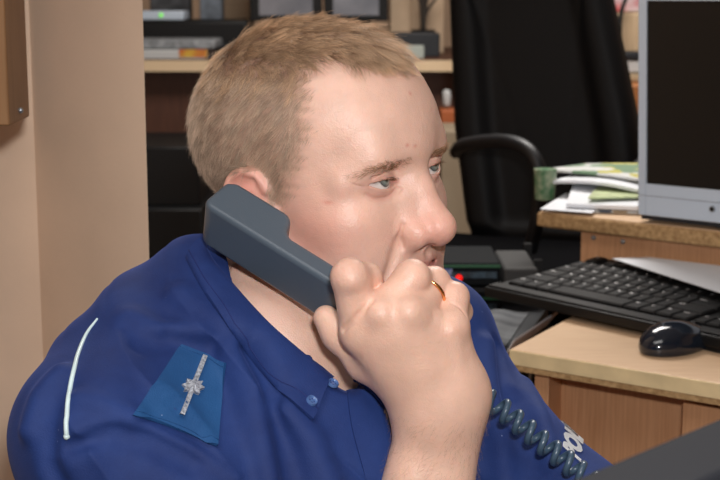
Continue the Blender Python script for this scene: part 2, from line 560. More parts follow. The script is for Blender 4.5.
# ================================================================== MATERIALS OF THE FIGURE
def skin_material():
    m, nt, b = new_mat('skin')
    at = nt.nodes.new('ShaderNodeAttribute'); at.attribute_name = 'tone'
    tc = nt.nodes.new('ShaderNodeTexCoord')
    n = nt.nodes.new('ShaderNodeTexNoise'); n.inputs['Scale'].default_value = 55; n.inputs['Detail'].default_value = 6
    nt.links.new(tc.outputs['Object'], n.inputs['Vector'])
    hs = nt.nodes.new('ShaderNodeHueSaturation')
    mr = nt.nodes.new('ShaderNodeMapRange'); mr.inputs['From Min'].default_value = .3; mr.inputs['From Max'].default_value = .7
    mr.inputs['To Min'].default_value = 0.93; mr.inputs['To Max'].default_value = 1.05
    nt.links.new(n.outputs['Fac'], mr.inputs['Value']); nt.links.new(mr.outputs[0], hs.inputs['Value'])
    nt.links.new(at.outputs['Color'], hs.inputs['Color']); nt.links.new(hs.outputs[0], b.inputs['Base Color'])
    b.inputs['Roughness'].default_value = 0.40
    b.inputs['Specular IOR Level'].default_value = 0.52
    b.inputs['Subsurface Weight'].default_value = 0.22
    b.inputs['Subsurface Radius'].default_value = (1.0, 0.35, 0.2)
    b.inputs['Subsurface Scale'].default_value = 0.006
    v = nt.nodes.new('ShaderNodeTexVoronoi'); v.inputs['Scale'].default_value = 900
    nt.links.new(tc.outputs['Object'], v.inputs['Vector'])
    n2 = nt.nodes.new('ShaderNodeTexNoise'); n2.inputs['Scale'].default_value = 260; n2.inputs['Detail'].default_value = 5
    nt.links.new(tc.outputs['Object'], n2.inputs['Vector'])
    ad = nt.nodes.new('ShaderNodeMath'); ad.operation = 'MULTIPLY_ADD'; ad.inputs[1].default_value = 0.5
    nt.links.new(v.outputs['Distance'], ad.inputs[0]); nt.links.new(n2.outputs['Fac'], ad.inputs[2])
    bp = nt.nodes.new('ShaderNodeBump'); bp.inputs['Strength'].default_value = 0.35; bp.inputs['Distance'].default_value = 0.0009
    nt.links.new(ad.outputs[0], bp.inputs['Height']); nt.links.new(bp.outputs[0], b.inputs['Normal'])
    return m

def hair_material(name, root, tip, rough=0.35):
    m, nt, b = new_mat(name)
    hi = nt.nodes.new('ShaderNodeHairInfo')
    cr = nt.nodes.new('ShaderNodeValToRGB')
    cr.color_ramp.elements[0].color = rgba(*root); cr.color_ramp.elements[1].color = rgba(*tip)
    nt.links.new(hi.outputs['Intercept'], cr.inputs[0])
    hs = nt.nodes.new('ShaderNodeHueSaturation')
    mr = nt.nodes.new('ShaderNodeMapRange'); mr.inputs['To Min'].default_value = 0.42; mr.inputs['To Max'].default_value = 1.55
    at = nt.nodes.new('ShaderNodeAttribute'); at.attribute_name = 'clump'
    ma = nt.nodes.new('ShaderNodeMath'); ma.operation = 'MULTIPLY_ADD'; ma.inputs[1].default_value = 0.5
    mb = nt.nodes.new('ShaderNodeMath'); mb.operation = 'MULTIPLY'; mb.inputs[1].default_value = 0.5
    nt.links.new(hi.outputs['Random'], mb.inputs[0]); nt.links.new(at.outputs['Fac'], ma.inputs[0]); nt.links.new(mb.outputs[0], ma.inputs[2])
    nt.links.new(ma.outputs[0], mr.inputs['Value']); nt.links.new(mr.outputs[0], hs.inputs['Value'])
    nt.links.new(cr.outputs[0], hs.inputs['Color']); nt.links.new(hs.outputs[0], b.inputs['Base Color'])
    b.inputs['Roughness'].default_value = rough; b.inputs['Specular IOR Level'].default_value = 0.6
    b.inputs['Anisotropic'].default_value = 0.5
    return m

def cloth_material(name, col, col2, fade=(34, 60, 140)):
    m, nt, b = new_mat(name)
    tc = nt.nodes.new('ShaderNodeTexCoord')
    n = nt.nodes.new('ShaderNodeTexNoise'); n.inputs['Scale'].default_value = 14; n.inputs['Detail'].default_value = 6; n.inputs['Roughness'].default_value = .65
    nt.links.new(tc.outputs['Object'], n.inputs['Vector'])
    cr = nt.nodes.new('ShaderNodeValToRGB'); e = cr.color_ramp.elements
    e[0].position = .35; e[0].color = rgba(*col2); e[1].position = .68; e[1].color = rgba(*col)
    nt.links.new(n.outputs['Fac'], cr.inputs[0])
    # lint specks
    v = nt.nodes.new('ShaderNodeTexVoronoi'); v.inputs['Scale'].default_value = 120
    nt.links.new(tc.outputs['Object'], v.inputs['Vector'])
    lt = nt.nodes.new('ShaderNodeMath'); lt.operation = 'LESS_THAN'; lt.inputs[1].default_value = 0.045
    nt.links.new(v.outputs['Distance'], lt.inputs[0])
    sc = nt.nodes.new('ShaderNodeSeparateColor'); nt.links.new(v.outputs['Color'], sc.inputs[0])
    gt = nt.nodes.new('ShaderNodeMath'); gt.operation = 'GREATER_THAN'; gt.inputs[1].default_value = 0.86
    nt.links.new(sc.outputs[0], gt.inputs[0])
    mu = nt.nodes.new('ShaderNodeMath'); mu.operation = 'MULTIPLY'
    nt.links.new(lt.outputs[0], mu.inputs[0]); nt.links.new(gt.outputs[0], mu.inputs[1])
    mx = nt.nodes.new('ShaderNodeMix'); mx.data_type = 'RGBA'
    nt.links.new(mu.outputs[0], mx.inputs['Factor']); nt.links.new(cr.outputs[0], mx.inputs['A']); mx.inputs['B'].default_value = rgba(150, 165, 205)
    nt.links.new(mx.outputs['Result'], b.inputs['Base Color'])
    b.inputs['Roughness'].default_value = 0.72; b.inputs['Specular IOR Level'].default_value = 0.30
    b.inputs['Sheen Weight'].default_value = 0.12; b.inputs['Sheen Roughness'].default_value = 0.4
    b.inputs['Sheen Tint'].default_value = rgba(120, 150, 255)
    w = nt.nodes.new('ShaderNodeTexNoise'); w.inputs['Scale'].default_value = 900; w.inputs['Detail'].default_value = 3
    nt.links.new(tc.outputs['Object'], w.inputs['Vector'])
    bp = nt.nodes.new('ShaderNodeBump'); bp.inputs['Strength'].default_value = .5; bp.inputs['Distance'].default_value = .0006
    nt.links.new(w.outputs['Fac'], bp.inputs['Height']); nt.links.new(bp.outputs[0], b.inputs['Normal'])
    return m

M_SKIN = skin_material()
M_HAIR = hair_material('sandy_hair', (108, 78, 54), (222, 186, 150))
M_HAIRS = hair_material('ash_blond_hair', (134, 108, 86), (212, 186, 162))
M_BROW = hair_material('brow_hair', (134, 98, 70), (168, 130, 98), 0.5)
M_LASH = hair_material('lash_hair', (95, 68, 48), (120, 90, 64), 0.5)
M_SHIRT = cloth_material('navy_shirt_cotton', (36, 60, 120), (27, 46, 100))
M_SLIDE = cloth_material('teal_blue_cloth', (34, 84, 138), (28, 72, 124))
M_THREAD = simple('silver_embroidery', (196, 202, 214), 0.45, 0.2, noise=.35, nscale=500, bump=.8, bscale=700)
M_REFL = simple('reflective_tape', (252, 254, 255), 0.6, 0.0, emit=None)
M_PIPE = simple('reflective_piping', (214, 236, 238), 0.35)
M_BUTTON = simple('blue_button_plastic', (84, 116, 172), 0.25, spec=.7)
M_NAVYTH = simple('navy_thread', (24, 40, 104), 0.7)

# ================================================================== BODY MESH
def gauss(q, c, r):
    return np.exp(-(((q - np.asarray(c)) / r) ** 2).sum(1))

def srgb(*c): return s2l(c)

def front_edge(u):
    """how far forward the side hair reaches at height u"""
    us = [-0.090, -0.060, -0.040, -0.024, -0.021, -0.017, -0.005, 0.014, 0.029, 0.043, 0.064, 0.078, 0.096, 0.0965, 0.2]
    fs = [-0.060, -0.045, -0.030, -0.018, 0.012, 0.022, 0.031, 0.040, 0.046, 0.0514, 0.0500, 0.0450, 0.0420, 0.2, 0.2]
    return np.interp(u, us, fs)

def hair_mask(q):
    """0..1 in head coordinates"""
    f, s, u = q[:, 0], np.abs(q[:, 1]), q[:, 2]
    wv = 0.0035 * np.sin(u * 420 + 1) * np.sin(u * 160) + 0.002 * np.sin(u * 900)
    side = np.clip((front_edge(u) + wv - f) / 0.014 + 0.35, 0, 1)
    ub = np.interp(s, [0, .015, .030, .045, .055], [.0745, .0775, .0860, .0935, .097])
    top = np.clip((u - ub) / 0.005 + 0.5, 0, 1) * (f > 0.03)
    m = np.maximum(side, top)
    m = m * (u > -0.088)
    ear = (np.abs(f + 0.002) < 0.021) & (u < 0.013) & (s > 0.070) & (f > -0.024)
    m = np.where(ear & (s > 0.0755), 0, m)
    m = np.where((u < 0.008) & (f > -0.022) & (f < 0.012), 0, m)
    return m

V, Q = surface_nets(skin_fn, [-0.42, 0.78, 0.50], [0.62, 1.40, 1.34], VOX)
VH = (V - H0) @ HR.T / HSC
body = fast_mesh('person', V, Q, M_SKIN)
body.data.materials[0] = M_SKIN
NRM = np.empty(len(V) * 3, np.float32); body.data.vertices.foreach_get('normal', NRM); NRM = NRM.reshape(-1, 3).astype(float)

base = srgb(234, 193, 174)
tone = np.tile(base, (len(V), 1))
def blend(w, c):
    global tone
    w = np.clip(w, 0, 1)[:, None]
    tone = tone * (1 - w) + srgb(*c)[None] * w
qs = VH.copy(); qs[:, 1] = np.abs(qs[:, 1])
near_head = np.linalg.norm(VH, axis=1) < 0.17
nh = near_head.astype(float)
blend(0.50 * nh * gauss(qs, (0.045, 0.062, -0.035), (.035, .03, .030)), (222, 140, 124))   # cheeks
blend(0.55 * nh * gauss(qs, (0.108, 0.0, -0.040), (.022, .030, .016)), (226, 146, 128))     # nose
blend(0.30 * nh * gauss(qs, (0.10, 0.0, -0.020), (.02, .012, .02)), (220, 146, 128))
blend(0.85 * nh * gauss(qs, (-0.004, 0.085, -0.010), (.030, .014, .034)), (228, 146, 130))   # ears
ed = np.linalg.norm(qs - EYE, axis=1)
blend(0.28 * nh * np.exp(-((ed - .0138) / .004) ** 2) * (qs[:, 2] < 0.006), (205, 128, 118))
blend(0.4 * nh * gauss(qs, EYE + (0.009, -0.0145, -0.002), (.004, .003, .003)), (205, 120, 112))
blend(0.25 * nh * gauss(qs, (0.07, 0.045, 0.010), (.02, .02, .01)), (196, 138, 116))
lipw = nh * np.maximum(gauss(qs, (0.096, 0.006, -0.0700), (.012, .016, .0062)), gauss(qs, (0.086, 0.018, -0.0705), (.012, .010, .0045)))
blend(0.9 * lipw, (196, 112, 108))
# stubble over lip, chin and jaw
blend(0.30 * nh * gauss(qs, (0.06, 0.02, -0.088), (.06, .06, .028)), (176, 136, 120))
# small blemishes on the brow
for c in ((0.101, -0.012, 0.024), (0.099, -0.019, 0.0255), (0.0965, -0.002, 0.061), (0.062, -0.066, -0.010)):
    blend(0.55 * nh * gauss(VH, c, (.006, .0016, .0014)), (204, 104, 92))
hm = hair_mask(VH) * nh
blend(0.50 * hm ** 1.5, (146, 112, 88))
# hand: pink knuckles, paler palm side
for k in ('im', 'mm', 'rm', 'lm', 'ip', 'mp', 'rp', 'lp'):
    blend(0.28 * np.exp(-(np.linalg.norm(V - J[k], axis=1) / .014) ** 2), (226, 150, 128))
blend(0.35 * np.exp(-(np.linalg.norm(V - J['it'], axis=1) / .010) ** 2), (230, 140, 124))
arm_w = 1 - np.clip((np.linalg.norm(V - WR, axis=1) - 0.10) / 0.05, 0, 1)
blend(0.25 * arm_w * (V[:, 1] < 1.03), (232, 190, 162))
ca = body.data.color_attributes.new('tone', 'FLOAT_COLOR', 'POINT')
ca.data.foreach_set('color', np.hstack([tone, np.ones((len(V), 1))]).astype(np.float32).ravel())
tag(body, 'man with short sandy hair in a navy uniform shirt holding a handset to his ear', 'person')

# ------------------------------------------------------------------ eyes
def eye_material():
    m, nt, b = new_mat('eye')
    tc = nt.nodes.new('ShaderNodeTexCoord')
    sx = nt.nodes.new('ShaderNodeSeparateXYZ'); nt.links.new(tc.outputs['Object'], sx.inputs[0])
    y2 = nt.nodes.new('ShaderNodeVectorMath'); y2.operation = 'MULTIPLY'; y2.inputs[1].default_value = (0, 1, 1)
    nt.links.new(tc.outputs['Object'], y2.inputs[0])
    ln = nt.nodes.new('ShaderNodeVectorMath'); ln.operation = 'LENGTH'; nt.links.new(y2.outputs[0], ln.inputs[0])
    mr = nt.nodes.new('ShaderNodeMapRange'); mr.inputs['From Max'].default_value = 0.0125
    nt.links.new(ln.outputs['Value'], mr.inputs['Value'])
    cr = nt.nodes.new('ShaderNodeValToRGB'); r = cr.color_ramp
    for p_, c in ((0.0, (8, 8, 10)), (.15, (8, 8, 10)), (.21, (84, 88, 80)), (.30, (138, 146, 138)), (.43, (98, 108, 108)), (.48, (58, 62, 64)), (.54, (226, 220, 216)), (1.0, (218, 196, 188))):
        if p_ in (0.0, 1.0): e = r.elements[0 if p_ == 0 else -1]; e.color = rgba(*c)
        else: e = r.elements.new(p_); e.color = rgba(*c)
    n = nt.nodes.new('ShaderNodeTexNoise'); n.inputs['Scale'].default_value = 600; nt.links.new(tc.outputs['Object'], n.inputs['Vector'])
    md = nt.nodes.new('ShaderNodeMath'); md.operation = 'MULTIPLY_ADD'; md.inputs[1].default_value = .05
    nt.links.new(n.outputs['Fac'], md.inputs[0]); nt.links.new(mr.outputs[0], md.inputs[2])
    sb = nt.nodes.new('ShaderNodeMath'); sb.operation = 'SUBTRACT'; sb.inputs[1].default_value = .025
    nt.links.new(md.outputs[0], sb.inputs[0]); nt.links.new(sb.outputs[0], cr.inputs[0])
    nt.links.new(cr.outputs[0], b.inputs['Base Color'])
    b.inputs['Roughness'].default_value = 0.08; b.inputs['Coat Weight'].default_value = .6; b.inputs['Coat Roughness'].default_value = .02
    return m
M_EYE = eye_material()
gaze = unit(HF * 0.955 + HU * 0.25 - HL * 0.04)
for sg in (-1, 1):
    bm = bmesh.new(); bmesh.ops.create_uvsphere(bm, u_segments=48, v_segments=32, radius=EYE_R * HSC)
    for v in bm.verts:                                  # cornea bulge
        a = math.hypot(v.co.y, v.co.z)
        if v.co.x > 0 and a < 0.0062: v.co.x += 0.0009 * (1 - (a / 0.0062) ** 2)
    gy = unit(np.cross([0, 0, 1], gaze)); gz = np.cross(gaze, gy)
    me = bpy.data.meshes.new('eyeball'); bm.to_mesh(me); bm.free(); me.materials.append(M_EYE); me.shade_smooth()
    o = bpy.data.objects.new('eyeball', me); COL.objects.link(o); o.parent = body
    o.matrix_world = frame(from_head(EYE * (1, sg, 1)), gaze, gy, gz)

# ------------------------------------------------------------------ hair strands
def strands(name, roots, dirs, nrm, length, mat, parent, npt=7, r0=0.00009, lift=0.4, curl=0.0, jitter=0.15, fn=None, press=0.0, droop=0.0, clump=0.0, nclump=1400):
    n = len(roots)
    d = dirs + rng.normal(0, jitter, (n, 3))
    d = d - nrm * (d * nrm).sum(1)[:, None]
    d /= np.linalg.norm(d, axis=1)[:, None] + 1e-9
    lift = np.broadcast_to(np.asarray(lift, float), (n,))[:, None]
    g = nrm * lift + d * (1 - lift * 0.5); g /= np.linalg.norm(g, axis=1)[:, None]
    step = (length / (npt - 1))[:, None]
    pts = np.empty((n, npt, 3)); p = roots - nrm * 0.0008; pts[:, 0] = p
    side = rng.normal(0, 1, (n, 3)) * curl
    for i in range(1, npt):
        p = p + g * step; pts[:, i] = p
        g = g * (1 - press) + d * press * 1.0 + side * 0.3 + np.array([0, 0, -droop])
        g /= np.linalg.norm(g, axis=1)[:, None]
    shade = rng.uniform(0, 1, n)
    if clump > 0:
        gi = rng.choice(n, nclump, replace=False); gr = roots[gi]; own = np.empty(n, int)
        for a in range(0, n, 4000):
            dd2 = ((roots[a:a + 4000, None] - gr[None]) ** 2).sum(-1); own[a:a + 4000] = dd2.argmin(1)
        tw = (np.linspace(0, 1, npt) ** 1.3)[None, :, None] * clump * rng.uniform(.3, 1.2, (n, 1, 1))
        G = pts[gi][own]; off = roots - gr[own]
        pts = pts * (1 - tw) + (G + off[:, None] * .25) * tw
        shade = rng.uniform(0, 1, nclump)[own]
    cu = bpy.data.hair_curves.new(name)
    cu.add_curves([npt] * n)
    cu.attributes['position'].data.foreach_set('vector', pts.astype(np.float32).ravel())
    ra = cu.attributes.new('radius', 'FLOAT', 'POINT') if 'radius' not in cu.attributes else cu.attributes['radius']
    rr = np.tile(np.linspace(1.0, 0.35, npt), n) * r0
    ra.data.foreach_set('value', rr.astype(np.float32))
    sh_ = cu.attributes.new('clump', 'FLOAT', 'CURVE'); sh_.data.foreach_set('value', shade.astype(np.float32))
    cu.materials.append(mat)
    o = bpy.data.objects.new(name, cu); COL.objects.link(o); o.parent = parent
    return o

def wob(q, k, ph):
    return np.sin(q @ np.asarray(k[0]) + ph) + 0.7 * np.sin(q @ np.asarray(k[1]) * 1.7 + ph * 2.1) + .5 * np.sin(q @ np.asarray(k[2]) * 2.9 + ph * .7)

cand = np.nonzero((hm > 0.15) & (np.linalg.norm(VH, axis=1) > 0.05))[0]
prob = hm[cand]; prob = prob / prob.sum()
NH = 62000
ix = rng.choice(cand, NH, p=prob)
rt = V[ix] + rng.uniform(-.5, .5, (NH, 3)) * VOX
rn = NRM[ix]; hq = VH[ix]
f, l, u = hq[:, 0], hq[:, 1], hq[:, 2]; s = np.abs(l); sgn = np.sign(l)
def sstep(x, a, b):
    t = np.clip((x - a) / (b - a), 0, 1); return t * t * (3 - 2 * t)
wt = sstep(u, 0.070, 0.098) * sstep(f, -0.075, -0.035)
k1 = np.array([[210, 90, 0], [-120, 260, 40], [60, 140, 230]])
k2 = np.array([[150, -190, 60], [230, 80, 120], [-90, 300, 60]])
w1 = wob(hq, k1, 0.3); w2 = wob(hq, k2, 1.7)
dt = np.stack([0.95 + 0 * f, 0.28 * w1 - 0.12, 0.10 * w2], 1)            # top: combed forward
ds = np.stack([-0.62 + 0.16 * w1, 0 * f, -0.80 + 0.20 * w2], 1)          # sides: back and down
db = np.stack([0.0 * f, 0.25 * w1, -1.0 + 0 * f], 1)                     # nape: down
wb = sstep(-f, 0.045, 0.085)
dd = ds * (1 - wb[:, None]) + db * wb[:, None]
dd = dd * (1 - wt[:, None]) + dt * wt[:, None]
dw = dd @ HR
front = sstep(f, 0.03, 0.075) * wt
ln = 0.0125 * (1 - wt) + 0.026 * wt + 0.001 * front + 0.003 * sstep(-f, .04, .09)
ln = ln * (1 - 0.45 * sstep(-u, -0.03, 0.06)) * np.where(front_edge(u) - f < 0.010, np.where(u < .085, .62, 1), 1)
ln = ln * rng.uniform(0.6, 1.2, NH) * np.where(rng.uniform(0, 1, NH) < .03, 1.35, 1)
lift = 0.38 + 0.05 * wt + 0.12 * w2 * wt - 0.08 * front
lift = lift + 0.10 * (wt * (1 - wt) * 4) + 0.12 * sstep(-f, .04, .09)
lift = np.clip(lift, .15, .9)
tp_ = rng.uniform(0, 1, NH) < sstep(u + 0.004 * w1, 0.060, 0.092) * sstep(f, -.09, -.05)
for m_, mt_, nc, cl in ((tp_, M_HAIR, 1000, .72), (~tp_, M_HAIRS, 2200, .42)):
    strands('hair', rt[m_], dw[m_], rn[m_], ln[m_], mt_, body, npt=7, r0=0.000085, lift=lift[m_], curl=0.10, jitter=0.18, press=0.22, droop=0.05, clump=cl, nclump=nc)

# brows
def along(verts_h, pts):
    """distance and parameter to a polyline"""
    best = np.full(len(verts_h), 9.0); par = np.zeros(len(verts_h)); seg = len(pts) - 1
    for i in range(seg):
        a, b = np.array(pts[i]), np.array(pts[i + 1]); t = np.clip(((verts_h - a) @ (b - a)) / ((b - a) @ (b - a)), 0, 1)
        dd_ = np.linalg.norm(verts_h - a - t[:, None] * (b - a), axis=1)
        m = dd_ < best; best[m] = dd_[m]; par[m] = (i + t[m]) / seg
    return best, par
for sg in (-1, 1):
    q = VH * np.array([1, sg, 1])
    line = [(0.0985, 0.0130, 0.0085), (0.0975, 0.021, 0.0110), (0.0925, 0.032, 0.0130), (0.085, 0.041, 0.0120), (0.080, 0.047, 0.0095)]
    dist, par = along(q, line)
    wd = 0.0036 * (1 - 0.60 * par)
    c = np.nonzero((dist < .012) & (np.abs(q[:, 2] - np.interp(par, np.linspace(0, 1, 5), [x[2] for x in line])) < wd) & (q[:, 0] > .06) & (q[:, 1] > .0115))[0]
    if len(c) == 0: continue
    k = rng.choice(c, 850)
    dl = np.array([-0.35, 0.9 * sg, 0.0])[None] + np.outer(1 - par[k], [0.1, -0.3 * sg, 0.75]) + np.outer(par[k], [0, 0, -0.30])
    strands('eyebrow', V[k] + rng.uniform(-.5, .5, (len(k), 3)) * VOX, dl @ HR, NRM[k], rng.uniform(.004, .0090, len(k)), M_BROW, body, npt=5, r0=0.00008, lift=.22, jitter=.25, press=.1)
    # lashes on the rim of the upper lid
    e = q - EYE
    xx = e[:, 1] / .0148; topz = 0.0036 * np.clip(1 - xx * xx, 0, 1) ** .75 - .0010 + .0012 * xx
    c = np.nonzero((np.abs(np.linalg.norm(e, axis=1) - .0136) < .0011) & (np.abs(e[:, 2] - topz - .0004) < .0009) & (e[:, 0] > .006) & (np.abs(e[:, 1]) < .0125))[0]
    if len(c):
        k = rng.choice(c, 110)
        dl = np.stack([np.ones(len(k)), e[k, 1] * 40 * sg, np.full(len(k), .1)], 1)
        strands('eyelashes', V[k], dl @ HR, (dl @ HR) * .6 + HU * .2, rng.uniform(.003, .0065, len(k)), M_LASH, body, npt=5, r0=0.00005, lift=.5, jitter=.12)

# forearm hair
c = np.nonzero((np.abs(V[:, 2] - (WR[2] - .06)) < .085) & (np.linalg.norm(np.cross(V - WR, unit(ER - WR)), axis=1) < .05) & (V[:, 2] < WR[2] + .012))[0]
k = rng.choice(c, 3200)
strands('forearm_hair', V[k], np.tile(unit(WR - ER) * -0.3 + np.array([-.6, 0, -.4]), (len(k), 1)), NRM[k], rng.uniform(.004, .011, len(k)), M_BROW, body, npt=5, r0=0.00004, lift=.35, jitter=.3)

# ================================================================== SHIRT
def tor(p):
    q = p - MID
    return np.stack([q @ CH, q @ LAT, q[:, 2]], 1).astype(np.float32)
def from_tor(q):
    q = np.asarray(q, float)
    return MID + q[..., 0:1] * CH + q[..., 1:2] * LAT + q[..., 2:3] * np.array([0, 0, 1.0])

RIDGES = []
# plane of the collar's upper edge
_t = trace(lambda q: neck_fn(q.astype(np.float32)), [238, 290, 345], [293, 345, 388])
_q = np.array([P(205, 247, 1.125), _t[0], _t[1], _t[2]])
CPT = _q.mean(0); UPAX = np.linalg.svd(_q - CPT)[2][2]
UPAX = UPAX if UPAX[2] > 0 else -UPAX
_tv = trace(lambda q: neck_fn(q.astype(np.float32)), [328, 351, 364, 345], [357, 384, 345, 366])
_dv = unit(np.array([0, -.85, .25]))
def throat_fn(p):
    d = None
    for t, r in zip(_tv, (.008, .004, .024, .012)):
        e = cap(p, t - _dv * .004, t + _dv * .075, r, r * 1.25)
        d = e if d is None else smin(d, e, .014)
    return d
print('COLLAR PLANE', UPAX, [round(float((x - CPT) @ UPAX), 4) for x in _q])
def shirt_base(p):
    p = p.astype(np.float32)
    d = cap(p, P(212, 318, 1.10), P(100, 440, 1.00), 0.060, 0.061)
    d = smin(d, cap(p, P(200, 300, 1.13), P(122, 372, 1.06), 0.045, 0.050), 0.04)
    d = smin(d, cap(p, P(392, 335, 1.15), P(436, 326, 1.17), 0.040, 0.040), 0.03)
    d = smin(d, cap(p, NB + np.array([0, 0, -.035]), SL, 0.066, 0.058), 0.05)
    q = tor(p)
    d = smin(d, ell(q, (-0.015, 0.0, -0.16), (0.125, 0.185, 0.25)), 0.05)
    d = smin(d, ell(q, (0.055, 0.0, -0.15), (0.085, 0.150, 0.20)), 0.05)
    d = smin(d, ell(q, (0.02, 0.0, -0.36), (0.135, 0.165, 0.22)), 0.05)
    # sleeves
    e = SR + (ER - SR) * 0.72
    d = smin(d, cap(p, P(108, 446, .99), e, 0.062, 0.062), 0.03)
    e = SL + (EL - SL) * 1.0
    d = smin(d, cap(p, SL, e, 0.058, 0.061), 0.03)
    return d

def sway(p):
    """slow folds running down from the shoulder"""
    x, y, z = p[:, 0], p[:, 1], p[:, 2]
    a = np.sin(x * 46 + z * 30 + 2.0 * np.sin(z * 17 + y * 8)) * np.sin(x * 19 - z * 27 + 1.1)
    b = np.sin(x * 95 + z * 60 + 2.5 * np.sin(z * 31)) * np.sin(z * 42 - x * 15 + 2.0)
    c = 1 - np.abs(np.sin(x * 38 + z * 26 + 1.6 * np.sin(z * 21 + x * 9) + .6))
    return 0.0030 * a + 0.0016 * b + 0.0045 * c ** 3 * np.sin(x * 13 - z * 17) 

def shirt_fn(p):
    p = p.astype(np.float32)
    d = shirt_base(p) - sway(p)
    for pts, r, k in RIDGES:
        c = pts.mean(0).astype(np.float32); R = np.linalg.norm(pts - c, axis=1).max() + 0.03
        m = (np.linalg.norm(p - c, axis=1) < R) & (np.abs(d) < .03)
        if m.any():
            e = chain(p[m], pts, [abs(r)] * len(pts))
            d[m] = smin(d[m], e, k) if r > 0 else ssub(d[m], e, k)
    # neck opening
    a = NB + np.array([0, 0, -0.045]) + CH * 0.01; b = from_head([-0.01, 0, -0.05])
    d = ssub(d, cap(p, a, b, 0.066, 0.078), 0.004)
    hole = np.maximum(neck_fn(p) - 0.012, -((p - CPT.astype(np.float32)) @ UPAX.astype(np.float32)))
    d = ssub(d, hole, 0.003)
    # sleeve openings
    e = SR + (ER - SR) * 0.72; ax = unit(ER - SR)
    d = ssub(d, cap(p, e - ax * 0.01, e + ax * 0.10, 0.058, 0.075), 0.003)
    d = ssub(d, throat_fn(p), 0.004)
    return d

# folds placed over the body of the shirt
def on_shirt(px, off=0.0, fn=None):
    px = np.asarray(px, float)
    t = trace(fn or shirt_base, px[:, 0], px[:, 1])
    if off: t = t + normals_of(fn or shirt_base, t) * off
    return t
for px, off, r, k in [
    ([(132, 416), (100, 404), (72, 398)], -.0018, 0.0050, .010),
    ([(68, 436), (92, 424), (120, 419), (150, 428), (190, 448), (235, 478)], -.0014, 0.0030, .005),
    ([(72, 446), (110, 436), (150, 446), (190, 466)], .0026, -0.0030, .012),
    ([(60, 372), (40, 396), (28, 430)], -.001, 0.0055, .012),
    ([(64, 390), (52, 420), (50, 460), (60, 480)], .003, -0.0035, .014),
    ([(180, 296), (206, 318), (236, 330)], -.0022, 0.0065, .014),
    ([(130, 318), (160, 330), (196, 334)], -.0022, 0.0060, .014),
    ([(140, 346), (170, 340), (210, 352)], .002, -0.0040, .012),
    ([(232, 352), (250, 392), (262, 440), (270, 480)], -.0018, 0.0060, .014),
    ([(250, 350), (276, 400), (290, 450), (296, 480)], .002, -0.0045, .012),
    ([(290, 410), (312, 440), (330, 480)], -.0018, 0.0060, .014),
    ([(496, 345), (500, 380), (512, 420)], .002, -0.0040, .011),
    ([(486, 345), (488, 385), (500, 430), (505, 478)], -.001, 0.0055, .012),
    ([(525, 385), (540, 415), (548, 450)], -.001, 0.0055, .012),
    ([(515, 400), (527, 430), (532, 470)], .004, -0.0040, .016),
]:
    RIDGES.append((on_shirt(px, off), r, k))
SV, SQ = surface_nets(shirt_fn, [-0.42, 0.78, 0.52], [0.50, 1.45, 1.16], max(VOX, 0.0014))
shirt = fast_mesh('shirt', SV, SQ, M_SHIRT, body)

def sheet(name, grid, thick, mat, parent, fn=None, smooth=True, bevel=0.0):
    """grid (n,m,3) of points on a surface -> cloth sheet with thickness along the surface normal"""
    n, m, _ = grid.shape
    nn = normals_of(fn or shirt_fn, grid.reshape(-1, 3)).reshape(n, m, 3)
    # smooth normals a little
    V1 = (grid + nn * thick).reshape(-1, 3); V0 = (grid - nn * 0.0003).reshape(-1, 3)
    F = []
    for i in range(n - 1):
        for j in range(m - 1):
            a = i * m + j; F.append((a, a + 1, a + m + 1, a + m))
    K = n * m; G = [tuple(x + K for x in f_[::-1]) for f_ in F]
    rim = [(i, 0) for i in range(n)] + [(n - 1, j) for j in range(1, m)] + [(i, m - 1) for i in range(n - 2, -1, -1)] + [(0, j) for j in range(m - 2, 0, -1)]
    S = []
    for a, b in zip(rim, rim[1:] + rim[:1]):
        a = a[0] * m + a[1]; b = b[0] * m + b[1]; S.append((a, b, b + K, a + K))
    bm = bmesh.new()
    vs = [bm.verts.new(v) for v in np.vstack([V1, V0])]
    for f_ in F + G + S: bm.faces.new([vs[i] for i in f_])
    return bm_obj(name, bm, mat, parent, smooth=True, angle=50)

def quad_px(a, b, c, d, n, m):
    """bilinear grid: a->b along m at the top, d->c at the bottom"""
    a, b, c, d = map(np.array, (a, b, c, d))
    U, W = np.linspace(0, 1, n)[:, None, None], np.linspace(0, 1, m)[None, :, None]
    return (a * (1 - U) * (1 - W) + b * (1 - U) * W + c * U * W + d * U * (1 - W)).astype(float)

def curve_sheet_px(left, right, n, m, fn, off=0.0):
    """grid between two pixel polylines laid on fn"""
    A = catmull(left, n); B = catmull(right, n)
    W = np.linspace(0, 1, m)[None, :, None]
    g = A[:, None] * (1 - W) + B[:, None] * W
    t = trace(fn, g[..., 0].ravel(), g[..., 1].ravel())
    if off: t = t + normals_of(fn, t) * off
    return t.reshape(n, m, 3)

# ---- collar: a stand all round the neck, and the near leaf turned down over it
def cover_fn(p):
    p = p.astype(np.float32)
    return smin(neck_fn(p) - 0.004, shirt_fn(p), 0.02)
def stand_fn(p):
    p = p.astype(np.float32)
    s_ = np.abs(neck_fn(p) - 0.0060) - 0.0022
    up = UPAX
    h = (p - CPT.astype(np.float32)) @ up.astype(np.float32)
    return ssub(np.maximum(np.maximum(s_, h - 0.0), -h - 0.040), throat_fn(p), .002)
cv, cq = surface_nets(stand_fn, [-0.22, 0.88, 0.95], [0.12, 1.30, 1.24], 0.0011)
collar_stand = fast_mesh('collar_stand', cv, cq, M_SHIRT, shirt)

